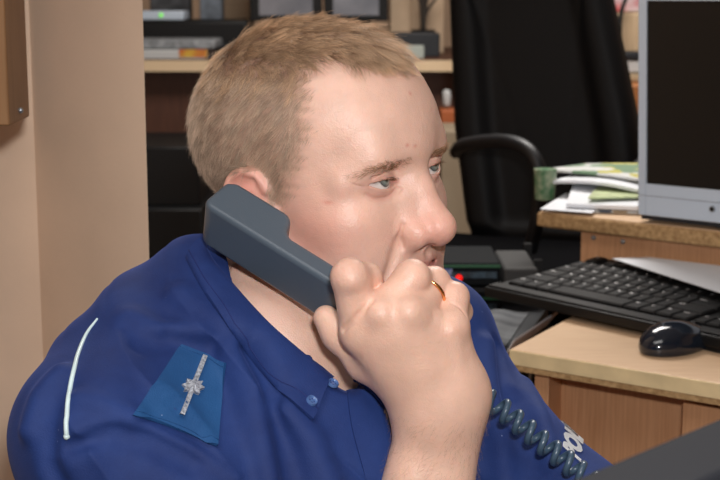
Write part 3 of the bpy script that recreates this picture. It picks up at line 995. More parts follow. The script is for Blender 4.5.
outer = [(186, 260), (203, 292), (224, 322), (262, 374), (311, 421)]
inner = [(203, 240), (213, 262), (236, 290), (274, 330), (331, 379)]
g = curve_sheet_px(outer, inner, 40, 12, cover_fn, 0.0012)
bul = np.sin(np.linspace(0, math.pi, 12))[None, :, None] ** 0.6
ng = normals_of(cover_fn, g.reshape(-1, 3)).reshape(g.shape)
g = g + ng * bul * 0.0035
collar = sheet('collar', g, 0.0020, M_SHIRT, shirt, cover_fn)
# stitch line along the leaf
st = g[:, 2] + ng[:, 2] * 0.0022
v_, f_ = tube_mesh(st, 0.00035, 5); mesh_obj('stitching', v_, f_, M_NAVYTH, collar)
# far leaf of the collar
outer2 = [(350, 380), (372, 396), (398, 424)]; inner2 = [(362, 352), (392, 372), (418, 398)]
g2 = curve_sheet_px(outer2, inner2, 16, 8, cover_fn, 0.0030)
sheet('collar', g2, 0.0020, M_SHIRT, shirt, cover_fn)

def button(px, py, r, parent, D=None, fn=None, off=.003):
    c = on_shirt([(px, py)], off, fn or cover_fn)[0]; n = normals_of(fn or cover_fn, c[None])[0]
    t = unit(np.cross(n, [0, 0, 1])); b_ = np.cross(n, t)
    bm = bmesh.new()
    prof = [(0, .0004), (r * .62, .0004), (r * .72, .0014), (r * .9, .0018), (r, .0010), (r, -.0006)]
    M4 = frame(c, t, b_, n); seg = 24; rings = []
    for rad, z in prof[1:]:
        rings.append([bm.verts.new(M4 @ Vector((rad * math.cos(2 * math.pi * i / seg), rad * math.sin(2 * math.pi * i / seg), z))) for i in range(seg)])
    bm.faces.new(rings[0])
    for a, b2 in zip(rings, rings[1:]):
        for i in range(seg): bm.faces.new([a[i], a[(i + 1) % seg], b2[(i + 1) % seg], b2[i]])
    o = bm_obj('button', bm, M_BUTTON, parent, smooth=True)
    bm = bmesh.new()
    for sx in (-1, 1):
        for sy in (-1, 1):
            p0 = Vector((sx * r * .28, sy * r * .28, .0003))
            bmesh.ops.create_circle(bm, cap_ends=True, segments=8, radius=r * .13, matrix=M4 @ Matrix.Translation(p0 + Vector((0, 0, .0003))))
    bm_obj('thread_hole', bm, M_NAVYTH, o)
button(307, 406, .0042, collar, off=.0062)
button(331, 387, .0042, shirt, off=.0035)

# ---- front placket
g = curve_sheet_px([(346, 388), (352, 430), (366, 480), (372, 500)], [(372, 384), (384, 430), (398, 480), (404, 500)], 24, 6, shirt_fn, 0.0)
sheet('placket', g, 0.0016, M_SHIRT, shirt)

# ---- slide with rank bar on the near shoulder
a, b, c, d = (181, 345), (227, 363), (216, 447), (132, 416)
g = quad_px(a, b, c, d, 22, 20)
# slightly curved lower edge
for i in range(22):
    for j in range(20):
        U, W = i / 21, j / 19
        g[i, j, 1] += 3.0 * math.sin(math.pi * W) * (U - .3) * -1
t = trace(shirt_fn, g[..., 0].ravel(), g[..., 1].ravel()).reshape(22, 20, 3)
n_ = normals_of(shirt_fn, t.reshape(-1, 3)).reshape(t.shape)
# relax the cloth so that it bridges small folds
for _ in range(60):
    t[1:-1, 1:-1] = (t[:-2, 1:-1] + t[2:, 1:-1] + t[1:-1, :-2] + t[1:-1, 2:]) / 4
dd_ = shirt_fn(t.reshape(-1, 3).astype(np.float32)).reshape(22, 20)
t = t + n_ * np.maximum(0, 0.0012 - dd_)[..., None]
slide = sheet('epaulette_slide', t, 0.0022, M_SLIDE, shirt)
# stitched hem of the slide
for row in (1, 20):
    pts = t[row] + n_[row] * 0.0024
    v_, f_ = tube_mesh(pts, 0.0004, 5); mesh_obj('hem_stitching', v_, f_, M_SLIDE, slide)
def slide_pt(px, py, off):
    """point above the slide"""
    k = np.argmin(((g - np.array([px, py])) ** 2).sum(-1)); i, j = divmod(k, 20)
    D = proj(t[i, j])[2]
    return P(px, py, D) + n_[i, j] * off
A_, B_ = np.array([203, 359]), np.array([180, 418])
def strip_px(A, B, w, n, off, fnpt):
    dirv = (B - A) / np.linalg.norm(B - A); pr = np.array([-dirv[1], dirv[0]]) * w
    G = np.array([[fnpt(*(A + (B - A) * x + pr * y), off) for y in (-1, 0, 1)] for x in np.linspace(0, 1, n)])
    return G
# smooth depth field over the slide by least squares plane + quadratic
PX = g.reshape(-1, 2); DD = np.array([proj(x)[2] for x in t.reshape(-1, 3)])
def basis(x, y):
    x = (np.asarray(x) - 180) / 50; y = (np.asarray(y) - 395) / 50
    return np.stack([np.ones_like(x), x, y, x * x, x * y, y * y, x ** 3, x * x * y, x * y * y, y ** 3], -1)
cf, *_r = np.linalg.lstsq(basis(PX[:, 0], PX[:, 1]), DD, rcond=None)
NS = unit(n_.reshape(-1, 3).mean(0))
def slide_pt(px, py, off):
    w_ = 1 / (((PX - np.array([px, py])) ** 2).sum(1) + .5) ** 2
    return P(px, py, float((w_ * DD).sum() / w_.sum())) + NS * off
for A, B in ((A_, A_ + (B_ - A_) * .42), (A_ + (B_ - A_) * .60, B_)):
    G = strip_px(A.astype(float), B.astype(float), 2.3, 8, 0.0020, slide_pt)
    Vv = [x for r_ in G for x in r_] + [x + NS * .0034 for r_ in G for x in r_]
    bm = bmesh.new(); n8 = 8; vs = [bm.verts.new(v) for v in Vv]
    for i in range(n8 - 1):
        for j in range(2):
            q_ = i * 3 + j; bm.faces.new([vs[24 + q_], vs[24 + q_ + 1], vs[24 + q_ + 4], vs[24 + q_ + 3]])
        for j in (0, 2):
            q_ = i * 3 + j; bm.faces.new([vs[q_], vs[q_ + 3], vs[24 + q_ + 3], vs[24 + q_]])
    bm_obj('rank_bar', bm, M_THREAD, slide, smooth=True)
# eight pointed star in the middle of the bar
ctr = A_ + (B_ - A_) * .52
bm = bmesh.new(); cc = bm.verts.new(slide_pt(*ctr, .0072)); ring = []; NP = 16
for i in range(NP):
    an = 2 * math.pi * i / NP + .2; r_ = (11.5 if i % 2 == 0 else 7.6)
    e = ctr + np.array([math.cos(an) * r_, math.sin(an) * r_ * .74])
    ring.append((bm.verts.new(slide_pt(*e, .0056)), bm.verts.new(slide_pt(*e, .0016))))
for i in range(NP):
    x, y = ring[i], ring[(i + 1) % NP]
    bm.faces.new([cc, x[0], y[0]]); bm.faces.new([x[0], x[1], y[1], y[0]])
bm_obj('rank_star', bm, M_THREAD, slide, smooth=False)

# ---- reflective piping along the armhole
pp = catmull([(98, 319), (86, 336), (76, 362), (70, 392), (67, 418), (67, 436)], 40)
tp = on_shirt(pp, 0.0006, shirt_fn)
rr = np.interp(np.linspace(0, 1, 40), [0, .25, .5, 1], [.0008, .0014, .0017, .0017]); 
v_, f_ = tube_mesh(tp, rr, 8); mesh_obj('shoulder_piping', v_, f_, M_PIPE, shirt)
bm = bmesh.new(); bmesh.ops.create_uvsphere(bm, u_segments=12, v_segments=8, radius=.0022, matrix=Matrix.Translation(tp[-1])); bm_obj('piping_end', bm, M_PIPE, shirt, smooth=True)

# ---- lettering on the far sleeve
def text_mesh(s_, size=1.0, ext=0.0, bold=0.018):
    cu = bpy.data.curves.new('t', 'FONT'); cu.body = s_; cu.size = size; cu.extrude = ext; cu.resolution_u = 3; cu.offset = bold * size
    o = bpy.data.objects.new('t', cu); COL.objects.link(o); bpy.context.view_layer.update()
    me = bpy.data.meshes.new_from_object(o.evaluated_get(bpy.context.evaluated_depsgraph_get()))
    bpy.data.objects.remove(o)
    return me
def snap(fn, p, off):
    p = np.asarray(p, float).copy()
    for _ in range(12):
        d_ = fn(p.astype(np.float32)); n = normals_of(fn, p); p -= n * (d_ - off)[:, None] * .8
    return p
me = text_mesh('POLICJA', 1.0, 0.0, 0.065)
bm = bmesh.new(); bm.from_mesh(me)
bmesh.ops.triangulate(bm, faces=bm.faces); bmesh.ops.subdivide_edges(bm, edges=[e for e in bm.edges if e.calc_length() > .25], cuts=2)
bmesh.ops.triangulate(bm, faces=bm.faces)
co = np.array([v.co[:] for v in bm.verts])
ux_, uy_, p0_ = np.array([1.4, -13.2]), np.array([-23.0, -20.0]), np.array([579.0, 462.0])
pxy = p0_ + co[:, :1] * ux_ + co[:, 1:2] * uy_
w = trace(shirt_fn, pxy[:, 0], pxy[:, 1]); dpt = np.array([proj(x)[2] for x in w])
okk = dpt < 1.35
cf, *_r = np.linalg.lstsq(np.stack([np.ones(okk.sum()), co[okk, 0], co[okk, 1], co[okk, 0] ** 2, co[okk, 0] * co[okk, 1], co[okk, 1] ** 2], 1), w[okk], rcond=None)
X_ = np.stack([np.ones(len(co)), co[:, 0], co[:, 1], co[:, 0] ** 2, co[:, 0] * co[:, 1], co[:, 1] ** 2], 1) @ cf
w[~okk] = snap(shirt_fn, X_[~okk], .001)
w = w + normals_of(shirt_fn, w) * .0010
for v, x in zip(bm.verts, w): v.co = x
ex = bmesh.ops.extrude_face_region(bm, geom=list(bm.faces))
bm_obj('reflective_lettering', bm, M_REFL, shirt)

# ================================================================== RING
A = J['rm'] + (J['rp'] - J['rm']) * 0.66
axr = unit(J['rp'] - J['rm']); n1 = unit(np.cross(axr, [0, 1, 0.2])); n2 = np.cross(axr, n1)
pts = np.array([A + .0132 * (math.cos(t_) * n1 + math.sin(t_) * n2) for t_ in np.linspace(0, 2 * math.pi, 49)])
v_, f_ = tube_mesh(pts, 0.0013, 8)
M_GOLD = simple('gold', (236, 170, 110), 0.22, 1.0)
ring_o = mesh_obj('ring', v_, f_, M_GOLD, body); tag(ring_o, label='plain gold ring')

# ================================================================== HANDSET
M_PHONE = simple('slate_plastic', (80, 92, 104), 0.30, bump=.25, bscale=1500)
prof = [(-.012, .004), (-.006, .000), (0.06, 0.000), (0.125, .000), (0.166, .001), (0.174, .006), (0.174, .020), (0.168, .025), (0.148, .025), (0.138, .022), (0.130, .0165),
        (0.058, .0165), (0.052, .021), (0.048, .031), (0.042, .035), (-0.006, .035), (-0.013, .030)]
bm = prism_bm(prof, 0, hw, frame(e0, ax_, inn, wid))
# taper of the grip
handset = bm_obj('telephone_handset', bm, M_PHONE, None, bevel=.0036, segs=4, angle=25)
tag(handset, 'slate grey corded telephone handset pressed to the man\'s ear', 'telephone handset')
bm = bmesh.new()
Mh = frame(e0 + ax_ * .018 + inn * .0352 + wid * hw / 2, ax_, wid, inn)
bmesh.ops.create_circle(bm, cap_ends=True, segments=32, radius=.015, matrix=Mh)
bm_obj('earpiece_grille', bm, simple('dark_grille', (24, 28, 34), .6), handset)
# coiled cord
way = catmull([e0 + ax_ * .172 + inn * .012 + wid * .02, P(418, 372, 1.045), P(462, 388, 1.05), P(492, 402, 1.035), P(520, 424, 1.030), P(548, 447, 1.025), P(576, 469, 1.02), P(604, 492, 1.01), P(640, 530, 1.0), P(690, 600, 1.0)], 400)
seg = np.linalg.norm(np.diff(way, axis=0), axis=1); arc = np.concatenate([[0], np.cumsum(seg)])
T = np.gradient(way, axis=0); T /= np.linalg.norm(T, axis=1)[:, None]
tt = np.linspace(.02, arc[-1], 2600); C = np.stack([np.interp(tt, arc, way[:, a]) for a in range(3)], 1); TT = np.stack([np.interp(tt, arc, T[:, a]) for a in range(3)], 1)
nA = np.cross(TT, [0, 1, 0.1]); nA /= np.linalg.norm(nA, axis=1)[:, None]; nB = np.cross(TT, nA)
ph = 2 * math.pi * tt / 0.0118; rad = .0066 * np.clip((tt - .02) / .02, 0, 1)[:, None]
coil = C + rad * (np.cos(ph)[:, None] * nA + np.sin(ph)[:, None] * nB)
v_, f_ = tube_mesh(coil, .0026, 8)
mesh_obj('coiled_cord', v_, f_, simple('slate_cord', (66, 88, 108), .3, spec=.6), handset)
v_, f_ = tube_mesh(C[:2] if False else catmull([way[0], C[0], C[6]], 8), .0021, 8)
mesh_obj('cord_lead', v_, f_, M_PHONE, handset)
# ================================================================== THE ROOM
DZ = 0.80
a_ = np.array([0.78, -0.6258, 0]); a_ /= np.linalg.norm(a_); b_ = np.array([-a_[1], a_[0], 0])
Zv = np.array([0, 0, 1.0])
M_WALL = simple('cream_plaster', (240, 212, 186), .8, noise=.05, nscale=6, bump=.25, bscale=180)
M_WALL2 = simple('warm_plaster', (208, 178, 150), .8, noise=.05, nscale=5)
M_FLOOR = simple('brown_lino', (96, 76, 60), .6, noise=.2, nscale=20)
M_CEIL = simple('white_ceiling', (226, 222, 214), .9)
M_WOODB = simple('brown_wood', (150, 112, 76), .5, col2=(136, 98, 64), nscale=9, stretch=(14, 14, 1))
M_DWOOD = simple('dark_brown_laminate', (84, 50, 34), .55, col2=(70, 40, 28), nscale=8, stretch=(12, 12, 1))
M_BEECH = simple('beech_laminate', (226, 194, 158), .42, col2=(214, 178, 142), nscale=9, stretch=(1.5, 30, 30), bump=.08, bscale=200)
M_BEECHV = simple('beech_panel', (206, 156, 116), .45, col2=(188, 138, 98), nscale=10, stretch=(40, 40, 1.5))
M_EDGE = simple('pale_edge_band', (238, 214, 166), .45, noise=.08, nscale=30)
M_CHIP = simple('raw_chipboard', (190, 156, 110), .8, col2=(150, 116, 76), nscale=160, bump=.6, bscale=300)
M_BLACK = simple('black_plastic', (12, 13, 15), .5, spec=.35, bump=.2, bscale=900)
M_KEY = simple('black_key', (12, 13, 15), .6, spec=.3, bump=.2, bscale=1200)
M_GLOSSY = simple('glossy_dark_plastic', (22, 30, 42), .14, coat=.4)
M_LEATHER = simple('black_leather', (8, 9, 12), .55, bump=.35, bscale=90, spec=.22)
M_SILVER = simple('silver_plastic', (206, 220, 236), .38)
M_SCREEN = simple('screen_off', (22, 20, 18), .35, spec=.4)
M_WHITE = simple('white_paper', (226, 230, 236), .7)
M_PAPERG = simple('grey_paper', (150, 154, 158), .7, noise=.3, nscale=60)
M_DARKGREY = simple('dark_grey_plastic', (34, 37, 42), .5)
M_STEEL = simple('screw_steel', (170, 178, 186), .3, metal=.8)
M_BEIGE = simple('beige_card', (196, 170, 142), .8, noise=.08, nscale=12)
M_LETTER = simple('key_legend', (250, 252, 252), .5)

def struct(o): o['kind'] = 'structure'; return o
def slab(name, p0, p1, mat, parent=None, bevel=0):
    p0, p1 = np.minimum(p0, p1), np.maximum(p0, p1)
    return bm_obj(name, box_bm(p1 - p0, Matrix.Translation(Vector(p0))), mat, parent, bevel=bevel)

struct(slab('floor', (-3.2, -1.2, -.05), (3.6, 5.9, 0), M_FLOOR))
struct(slab('ceiling', (-3.2, -1.2, 2.7), (3.6, 5.9, 2.75), M_CEIL))
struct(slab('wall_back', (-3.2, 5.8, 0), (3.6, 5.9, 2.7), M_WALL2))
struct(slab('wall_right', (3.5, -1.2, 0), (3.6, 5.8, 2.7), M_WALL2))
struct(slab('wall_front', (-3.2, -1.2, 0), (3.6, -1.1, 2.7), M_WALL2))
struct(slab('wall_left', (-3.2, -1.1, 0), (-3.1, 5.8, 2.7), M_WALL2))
# pier beside the man: its edge and its corner
D1 = 1.42
c0 = P(146, 135, D1 * .97); c1 = P(34, 135, 1.52)
pier = bmesh.new()
poly = [(c0[0], c0[1]), (c0[0] * 1.40 - .03, c0[1] * 1.40), (-3.1, c0[1] * 1.40), (-3.1, c1[1] - .28), (c1[0] - .42, c1[1] - .26), (c1[0], c1[1])]
pier = prism_bm(poly, 0, 2.7)
struct(bm_obj('wall_pier', pier, M_WALL))
# wooden cupboard hung on the pier, its corner in view
k0 = P(7, 62, 1.22); k1 = P(27, 62, 1.31); zb = P(18, 125, 1.24)[2]
cab = thing('wall_cabinet', (k0[0], k0[1], zb), 'brown wooden wall cabinet hung at the corner of the cream wall', 'cabinet')
cb = prism_bm([(k0[0], k0[1]), (k1[0], k1[1]), (k1[0] * 1.12, k1[1] * 1.12), (k1[0] - .30, k1[1] + .06), (k0[0] - .42, k0[1] + .02)], zb, zb + .7)
bm_obj('carcass', cb, M_WOODB, cab, bevel=.002)
bm = bmesh.new(); sp = P(17, 118, 1.52)
bmesh.ops.create_uvsphere(bm, u_segments=12, v_segments=8, radius=.0028, matrix=Matrix.Translation((k0[0] * .5 + k1[0] * .5 + .001, k0[1] * .5 + k1[1] * .5, zb + .010)))
bm_obj('screw_cap', bm, M_STEEL, cab, smooth=True)

# ================================================================== NEAR DESK
cor = PZ(510, 349, DZ)
le = unit((PZ(575, 305, DZ) - cor) * (1, 1, 0)); fe = unit((PZ(720, 383, DZ) - cor) * (1, 1, 0))
T = .024
back = 0.75
pl = [cor, cor + fe * .95, cor + fe * .95 + b_ * .8, cor + le * .62 + a_ * .05]
top = thing('computer_desk', (cor[0] + .3, cor[1] + .2, 0), 'beech laminate computer desk with pale front edge holding keyboard and mouse', 'desk')
bm_obj('desktop', prism_bm([(p[0], p[1]) for p in pl], DZ - T + .001, DZ), M_BEECH, top, bevel=.0015)
# pale band on the front edge, chipped below
o_ = -np.array([-fe[1], fe[0], 0]) if False else unit(np.array([fe[1], -fe[0], 0]))
bm = prism_bm([(p[0], p[1]) for p in (cor - fe * .0 , cor + fe * .95, cor + fe * .95 + o_ * .0022, cor + o_ * .0022)], DZ - .0175, DZ - .0005)
bm_obj('edge_band', bm, M_EDGE, top, bevel=.0008)
bm = prism_bm([(p[0], p[1]) for p in (cor, cor + fe * .95, cor + fe * .95 + o_ * .0012, cor + o_ * .0012)], DZ - T, DZ - .0175)
bm_obj('raw_edge', bm, M_CHIP, top)
# side panel (its front edge in view), back panel under the top, next panel
sp0 = cor + fe * .022 - o_ * .02
Wp = .018
pnl = [sp0, sp0 + fe * Wp, sp0 + fe * Wp + le * .5, sp0 + le * .5]
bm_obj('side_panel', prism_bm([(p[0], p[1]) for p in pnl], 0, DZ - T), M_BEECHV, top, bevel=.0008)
q0 = sp0 + fe * Wp + le * .05
q1 = q0 + fe * .160
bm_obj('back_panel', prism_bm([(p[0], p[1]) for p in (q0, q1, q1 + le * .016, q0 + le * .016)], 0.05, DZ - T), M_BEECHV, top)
q2 = q1 - le * .045
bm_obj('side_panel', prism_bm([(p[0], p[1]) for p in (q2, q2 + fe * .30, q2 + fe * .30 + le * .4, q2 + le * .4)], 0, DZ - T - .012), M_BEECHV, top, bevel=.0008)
bm = bmesh.new(); c_ = q0 - le * .0005; 
bmesh.ops.create_uvsphere(bm, u_segments=12, v_segments=8, radius=.0035, matrix=Matrix.Translation(Vector(q0 + fe * .030 - le * .0005) * 1.0) )
for v in bm.verts: v.co.z += P(563, 402, 1.62)[2]
bm_obj('screw_cap', bm, M_WHITE, top, smooth=True)

# ---- raised shelf for the monitor
SZ = DZ + .092
s0 = PZ(536, 212, SZ)
ST = .021
dep = .36
sh = thing('monitor_shelf', tuple(s0 + a_ * .3 + b_ * .1 - Zv * .092), 'low raised shelf with rough chipboard edge carrying papers and monitor', 'shelf')
shp = [s0 - a_ * 0, s0 + a_ * .8, s0 + a_ * .8 + b_ * dep, s0 + b_ * dep + a_ * .0]
bm_obj('shelf_board', prism_bm([(p[0], p[1]) for p in shp], SZ - ST, SZ), M_CHIP, sh, bevel=.004)
bm_obj('laminate_top', prism_bm([(p[0], p[1]) for p in [s0 + a_ * .004 + b_ * .004, s0 + a_ * .79 + b_ * .004, s0 + a_ * .79 + b_ * (dep - .004), s0 + a_ * .004 + b_ * (dep - .004)]], SZ, SZ + .0008), M_BEECH, sh)
r0 = s0 + a_ * .062 + b_ * .022
bm_obj('riser', prism_bm([(p[0], p[1]) for p in (r0, r0 + a_ * .70, r0 + a_ * .70 + b_ * .018, r0 + b_ * .018)], DZ, SZ - ST), M_BEECHV, sh)
for dx, dz in ((.020, .010), (.066, .0105)):
    bm = bmesh.new(); p = r0 + a_ * dx - b_ * .0005
    bmesh.ops.create_uvsphere(bm, u_segments=12, v_segments=8, radius=.0036, matrix=Matrix.Translation((p[0], p[1], SZ - ST - dz)))
    bm_obj('screw', bm, M_STEEL, sh, smooth=True)

# ---- monitor
mz = SZ + .001
m0 = PZ(638, 213, mz + .012); m0 = m0 * (1, 1, 0)
MW, MH, MT = .40, .335, .030
mon = thing('computer_monitor', tuple(m0 + a_ * MW / 2 + b_ * .08 + Zv * mz), 'silver framed flat computer monitor with a dark blank screen', 'monitor')
zb_ = mz + .010; bz = .0115; bb = .0435
_tl = math.radians(-4)
M4 = frame(m0 + Zv * zb_, a_, b_ * math.cos(_tl) - Zv * math.sin(_tl), Zv * math.cos(_tl) + b_ * math.sin(_tl))
H = 0
def f_box(x0, x1, z0, z1, y0, y1, bm=None): return box_bm((x1 - x0, y1 - y0, z1 - z0), M4 @ Matrix.Translation((x0, y0, z0)), bm)
toph = P(652, 3, proj(m0 + a_ * .02)[2])[2] - zb_
MH = toph + .022
bm = f_box(0, bz, 0, MH, 0, .02); f_box(MW - bz, MW, 0, MH, 0, .02, bm); f_box(bz, MW - bz, MH - .017, MH, 0, .02, bm); f_box(bz, MW - bz, 0, bb, 0, .02, bm)
bezel = bm_obj('bezel', bm, M_SILVER, mon, bevel=.001)
bm = f_box(.0, MW, .0272, .0276, -.0004, 0); bm_obj('bezel_seam', bm, M_DARKGREY, bezel)
bm = f_box(bz, MW - bz, bb, MH - .017, .004, .012); bm_obj('screen', bm, M_SCREEN, mon)
bm = f_box(.006, MW - .006, .006, MH - .006, .02, .05); bm_obj('back_cover', bm, M_SILVER, mon, bevel=.006)
bm = f_box(.16, .24, .0, .12, .05, .07); bm_obj('stand', bm, M_SILVER, mon)
bm = box_bm((.20, .17, .010), frame(m0 + a_ * .10 + b_ * .02 + Zv * mz, a_, b_)); bm_obj('stand_foot', bm, M_SILVER, mon, bevel=.003)
bm = f_box(.004, MW - .004, -.006, 0.0, .002, .03); bm_obj('lower_lip', bm, M_DARKGREY, mon)
bm = bmesh.new(); bmesh.ops.create_cone(bm, cap_ends=True, segments=20, radius1=.0042, radius2=.0038, depth=.003, matrix=M4 @ Matrix.Translation((.1085, -.0012, .0185)) @ Matrix.Rotation(math.radians(90), 4, 'X'))
bm_obj('power_button', bm, M_STEEL, mon)
bm = bmesh.new(); bmesh.ops.create_cone(bm, cap_ends=True, segments=20, radius1=.0026, radius2=.0024, depth=.001, matrix=M4 @ Matrix.Translation((.1085, -.003, .0185)) @ Matrix.Rotation(math.radians(90), 4, 'X'))
bm_obj('button_centre', bm, M_BLACK, mon)

# ---- papers on the shelf
def sheet_obj(name, pts, z, th, mat, label, cat='paper', group=None, warp=None, parent=None):
    n = 10; A, B, C_, D_ = [np.array(p, float) for p in pts]
    top_ = []; 
    for i in range(n + 1):
        for j in range(n + 1):
            U, W = i / n, j / n
            p = A * (1 - U) * (1 - W) + B * U * (1 - W) + C_ * U * W + D_ * (1 - U) * W
            zz = z + (warp(U, W) if warp else 0)
            top_.append((p[0], p[1], zz))
    Vv = [(x, y, zz + th) for x, y, zz in top_] + top_; K = (n + 1) ** 2; F = []
    for i in range(n):
        for j in range(n):
            q = i * (n + 1) + j; F.append((q, q + n + 1, q + n + 2, q + 1)); F.append((q + K, q + 1 + K, q + n + 2 + K, q + n + 1 + K))
    for i in range(n):
        q = i * (n + 1); F.append((q, q + K, q + n + 1 + K, q + n + 1)); q += n; F.append((q, q + n + 1, q + n + 1 + K, q + K))
        F.append((i, i + 1, i + 1 + K, i + K)); q = n * (n + 1) + i; F.append((q, q + K, q + 1 + K, q + 1))
    o = mesh_obj(name, Vv, F, mat, parent, smooth=False)
    if label: tag(o, label, cat, group)
    return o
def print_mat(name, cols, scale=18, base=(222, 224, 222)):
    m, nt, b = new_mat(name)
    tc = nt.nodes.new('ShaderNodeTexCoord'); v = nt.nodes.new('ShaderNodeTexVoronoi'); v.inputs['Scale'].default_value = scale; v.distance = 'CHEBYCHEV'
    nt.links.new(tc.outputs['Object'], v.inputs['Vector'])
    sc = nt.nodes.new('ShaderNodeSeparateColor'); nt.links.new(v.outputs['Color'], sc.inputs[0])
    cr = nt.nodes.new('ShaderNodeValToRGB'); cr.color_ramp.interpolation = 'CONSTANT'; r = cr.color_ramp
    r.elements[0].color = rgba(*base); r.elements[1].position = .5; r.elements[1].color = rgba(*cols[0])
    for i, c in enumerate(cols[1:]):
        e = r.elements.new(.5 + .5 * (i + 1) / len(cols)); e.color = rgba(*c)
    nt.links.new(sc.outputs[0], cr.inputs[0]); nt.links.new(cr.outputs[0], b.inputs['Base Color']); b.inputs['Roughness'].default_value = .45
    return m
M_MAG = print_mat('magazine_print', [(214, 206, 120), (196, 190, 90), (120, 150, 120)], 26)
M_MAG2 = print_mat('newsprint', [(150, 120, 96), (96, 104, 120), (190, 170, 140)], 40)
zs = SZ + .001
def S_(x, y): return s0 + a_ * x + b_ * y
def Sp(px, py, h):
    return PZ(px, py, SZ + h)
sheet_obj('newspaper', (Sp(545, 211, .001), Sp(640, 214, .001), Sp(690, 196, .001), Sp(572, 196, .001)), zs, .004, M_MAG2, 'printed newspaper lying flat under the magazines beside the monitor', 'newspaper')
sheet_obj('paper_sheet', (Sp(540, 209, .006), Sp(592, 213, .006), Sp(604, 203, .006), Sp(566, 193, .006)), zs + .0046, .0006, M_WHITE, 'white sheet on the corner of the newspaper on the raised shelf')
sheet_obj('magazine', (Sp(566, 206, .010), Sp(640, 209, .010), Sp(690, 190, .010), Sp(575, 188, .010)), zs + .0070, .0055, M_WHITE, 'white folded magazine with fanned pages, in the middle of the shelf pile', 'magazine', warp=lambda U, W: .010 * W)
sheet_obj('brochure', (Sp(588, 199, .0195), Sp(640, 198, .0195), Sp(680, 188, .0195), Sp(598, 187, .0195)), zs + .0185, .0022, simple('pale_green_card', (206, 220, 168), .5, noise=.2, nscale=60), 'pale green brochure sticking out of the magazine pile', 'brochure')
sheet_obj('magazine', (Sp(552, 184, .025), Sp(640, 192, .025), Sp(690, 176, .025), Sp(592, 172, .025)), zs + .0215, .0045, M_WHITE, 'open white magazine curling up under the yellow topmost one', 'magazine', warp=lambda U, W: .006 * math.sin(U * 3) + .003 * (1 - U))
sheet_obj('magazine', (Sp(541, 171, .036), Sp(640, 181, .036), Sp(690, 168, .036), Sp(585, 165, .036)), zs + .0340, .0035, M_MAG, 'yellow and white magazine topmost in the pile beside the monitor', 'magazine', warp=lambda U, W: .003 * math.sin(U * 3))
# green folder / plant pot seen behind the pile
bm = bmesh.new(); bmesh.ops.create_cone(bm, cap_ends=True, segments=28, radius1=.015, radius2=.0175, depth=.046)
pc = P(545, 186, 2.12)
g_o = bm_obj('drinks_cup', bm, simple('green_print', (60, 112, 72), .4, col2=(170, 176, 150), nscale=60), None, smooth=True); 
g_o.location = (pc[0], pc[1], SZ + .0235); tag(g_o, 'green and cream patterned cup standing behind the magazine pile', 'cup')

# ---- keyboard
KZ = DZ + .018
k_nl = PZ(484, 285, KZ + .004); k_bl = PZ(548, 251, KZ + .016); k_nr = PZ(720, 336, KZ + .004)
kx = unit((k_nr - k_nl) * (1, 1, 0)); ky = np.array([-kx[1], kx[0], 0])
KD = float((k_bl - k_nl) @ ky) + .022; KL = .455
tilt = math.atan2(.014, KD)
kyt = ky * math.cos(tilt) + Zv * math.sin(tilt); kn = np.cross(kx, kyt)
K0 = np.array([k_nl[0], k_nl[1], DZ + .010])
kb = thing('keyboard', tuple(K0 + kx * .22 + ky * .08 - Zv * .008), 'black computer keyboard with white legends overhanging the desk corner', 'keyboard')
KM = frame(K0, kx, kyt, kn)
bm = prism_bm([(0, 0), (KL, 0), (KL, KD), (KL * .5, KD + .004), (0.012, KD)], -.004, .010, KM)
bm_obj('case', bm, M_BLACK, kb, bevel=.003, segs=3)
bm = prism_bm([(.004, .004), (KL - .004, .004), (KL - .004, .022), (.004, .022)], .010, .0125, KM)
bm_obj('front_lip', bm, M_BLACK, kb, bevel=.001)
u = .0190; rows_y = .026
LEG = {}
def legend(ch):
    if ch not in LEG:
        me = text_mesh(ch, .0066 if len(ch) < 3 else .0048); LEG[ch] = ([v.co.copy() for v in me.vertices], [tuple(p.vertices) for p in me.polygons])
    return LEG[ch]
def key(x, y, w, ch, d=1.0):
    bm = bmesh.new(); W = w * u - .0012; Dp = d * u - .0012
    def ring(ins, z): return [bm.verts.new(KM @ Vector(c)) for c in ((x + ins, y + ins, z), (x + W - ins, y + ins, z), (x + W - ins, y + Dp - ins, z), (x + ins, y + Dp - ins, z))]
    r0_, r1_, r2_ = ring(0, .010), ring(.0004, .0138), ring(.0024, .0155)
    bm.faces.new(r2_)
    for A, B in ((r0_, r1_), (r1_, r2_)):
        for i in range(4): bm.faces.new([A[i], A[(i + 1) % 4], B[(i + 1) % 4], B[i]])
    me = bpy.data.meshes.new('key'); 
    nb = len(bm.faces)
    if ch:
        vs_, fs_ = legend(ch)
        vv_ = [bm.verts.new(KM @ Vector((x + .0036 + c.x, y + Dp - .0090 + c.y, .01562))) for c in vs_]
        for f_ in fs_:
            fc = bm.faces.new([vv_[i] for i in f_]); fc.material_index = 1
    bm.normal_update(); bm.to_mesh(me); bm.free(); me.materials.append(M_KEY); me.materials.append(M_LETTER)
    o = bpy.data.objects.new('key', me); link(o, kb); return o
R5 = [(.0, 1.25, 'Ctrl'), (1.25, 1.25, '='), (2.5, 1.25, 'Alt'), (3.75, 6.25, ''), (10, 1.25, 'Alt'), (11.25, 1.25, '='), (12.5, 1.25, 'Fn'), (13.75, 1.25, 'Ctrl'), (15.3, 1, '<'), (16.3, 1, 'v'), (17.3, 1, '>'), (18.6, 2, '0'), (20.6, 1, '.')]
R4 = [(0, 2.25, 'Shift')] + [(2.25 + i, 1, c) for i, c in enumerate('ZXCVBNM,./')] + [(12.25, 2.75, 'Shift'), (16.3, 1, '^'), (18.6, 1, '1'), (19.6, 1, '2'), (20.6, 1, '3')]
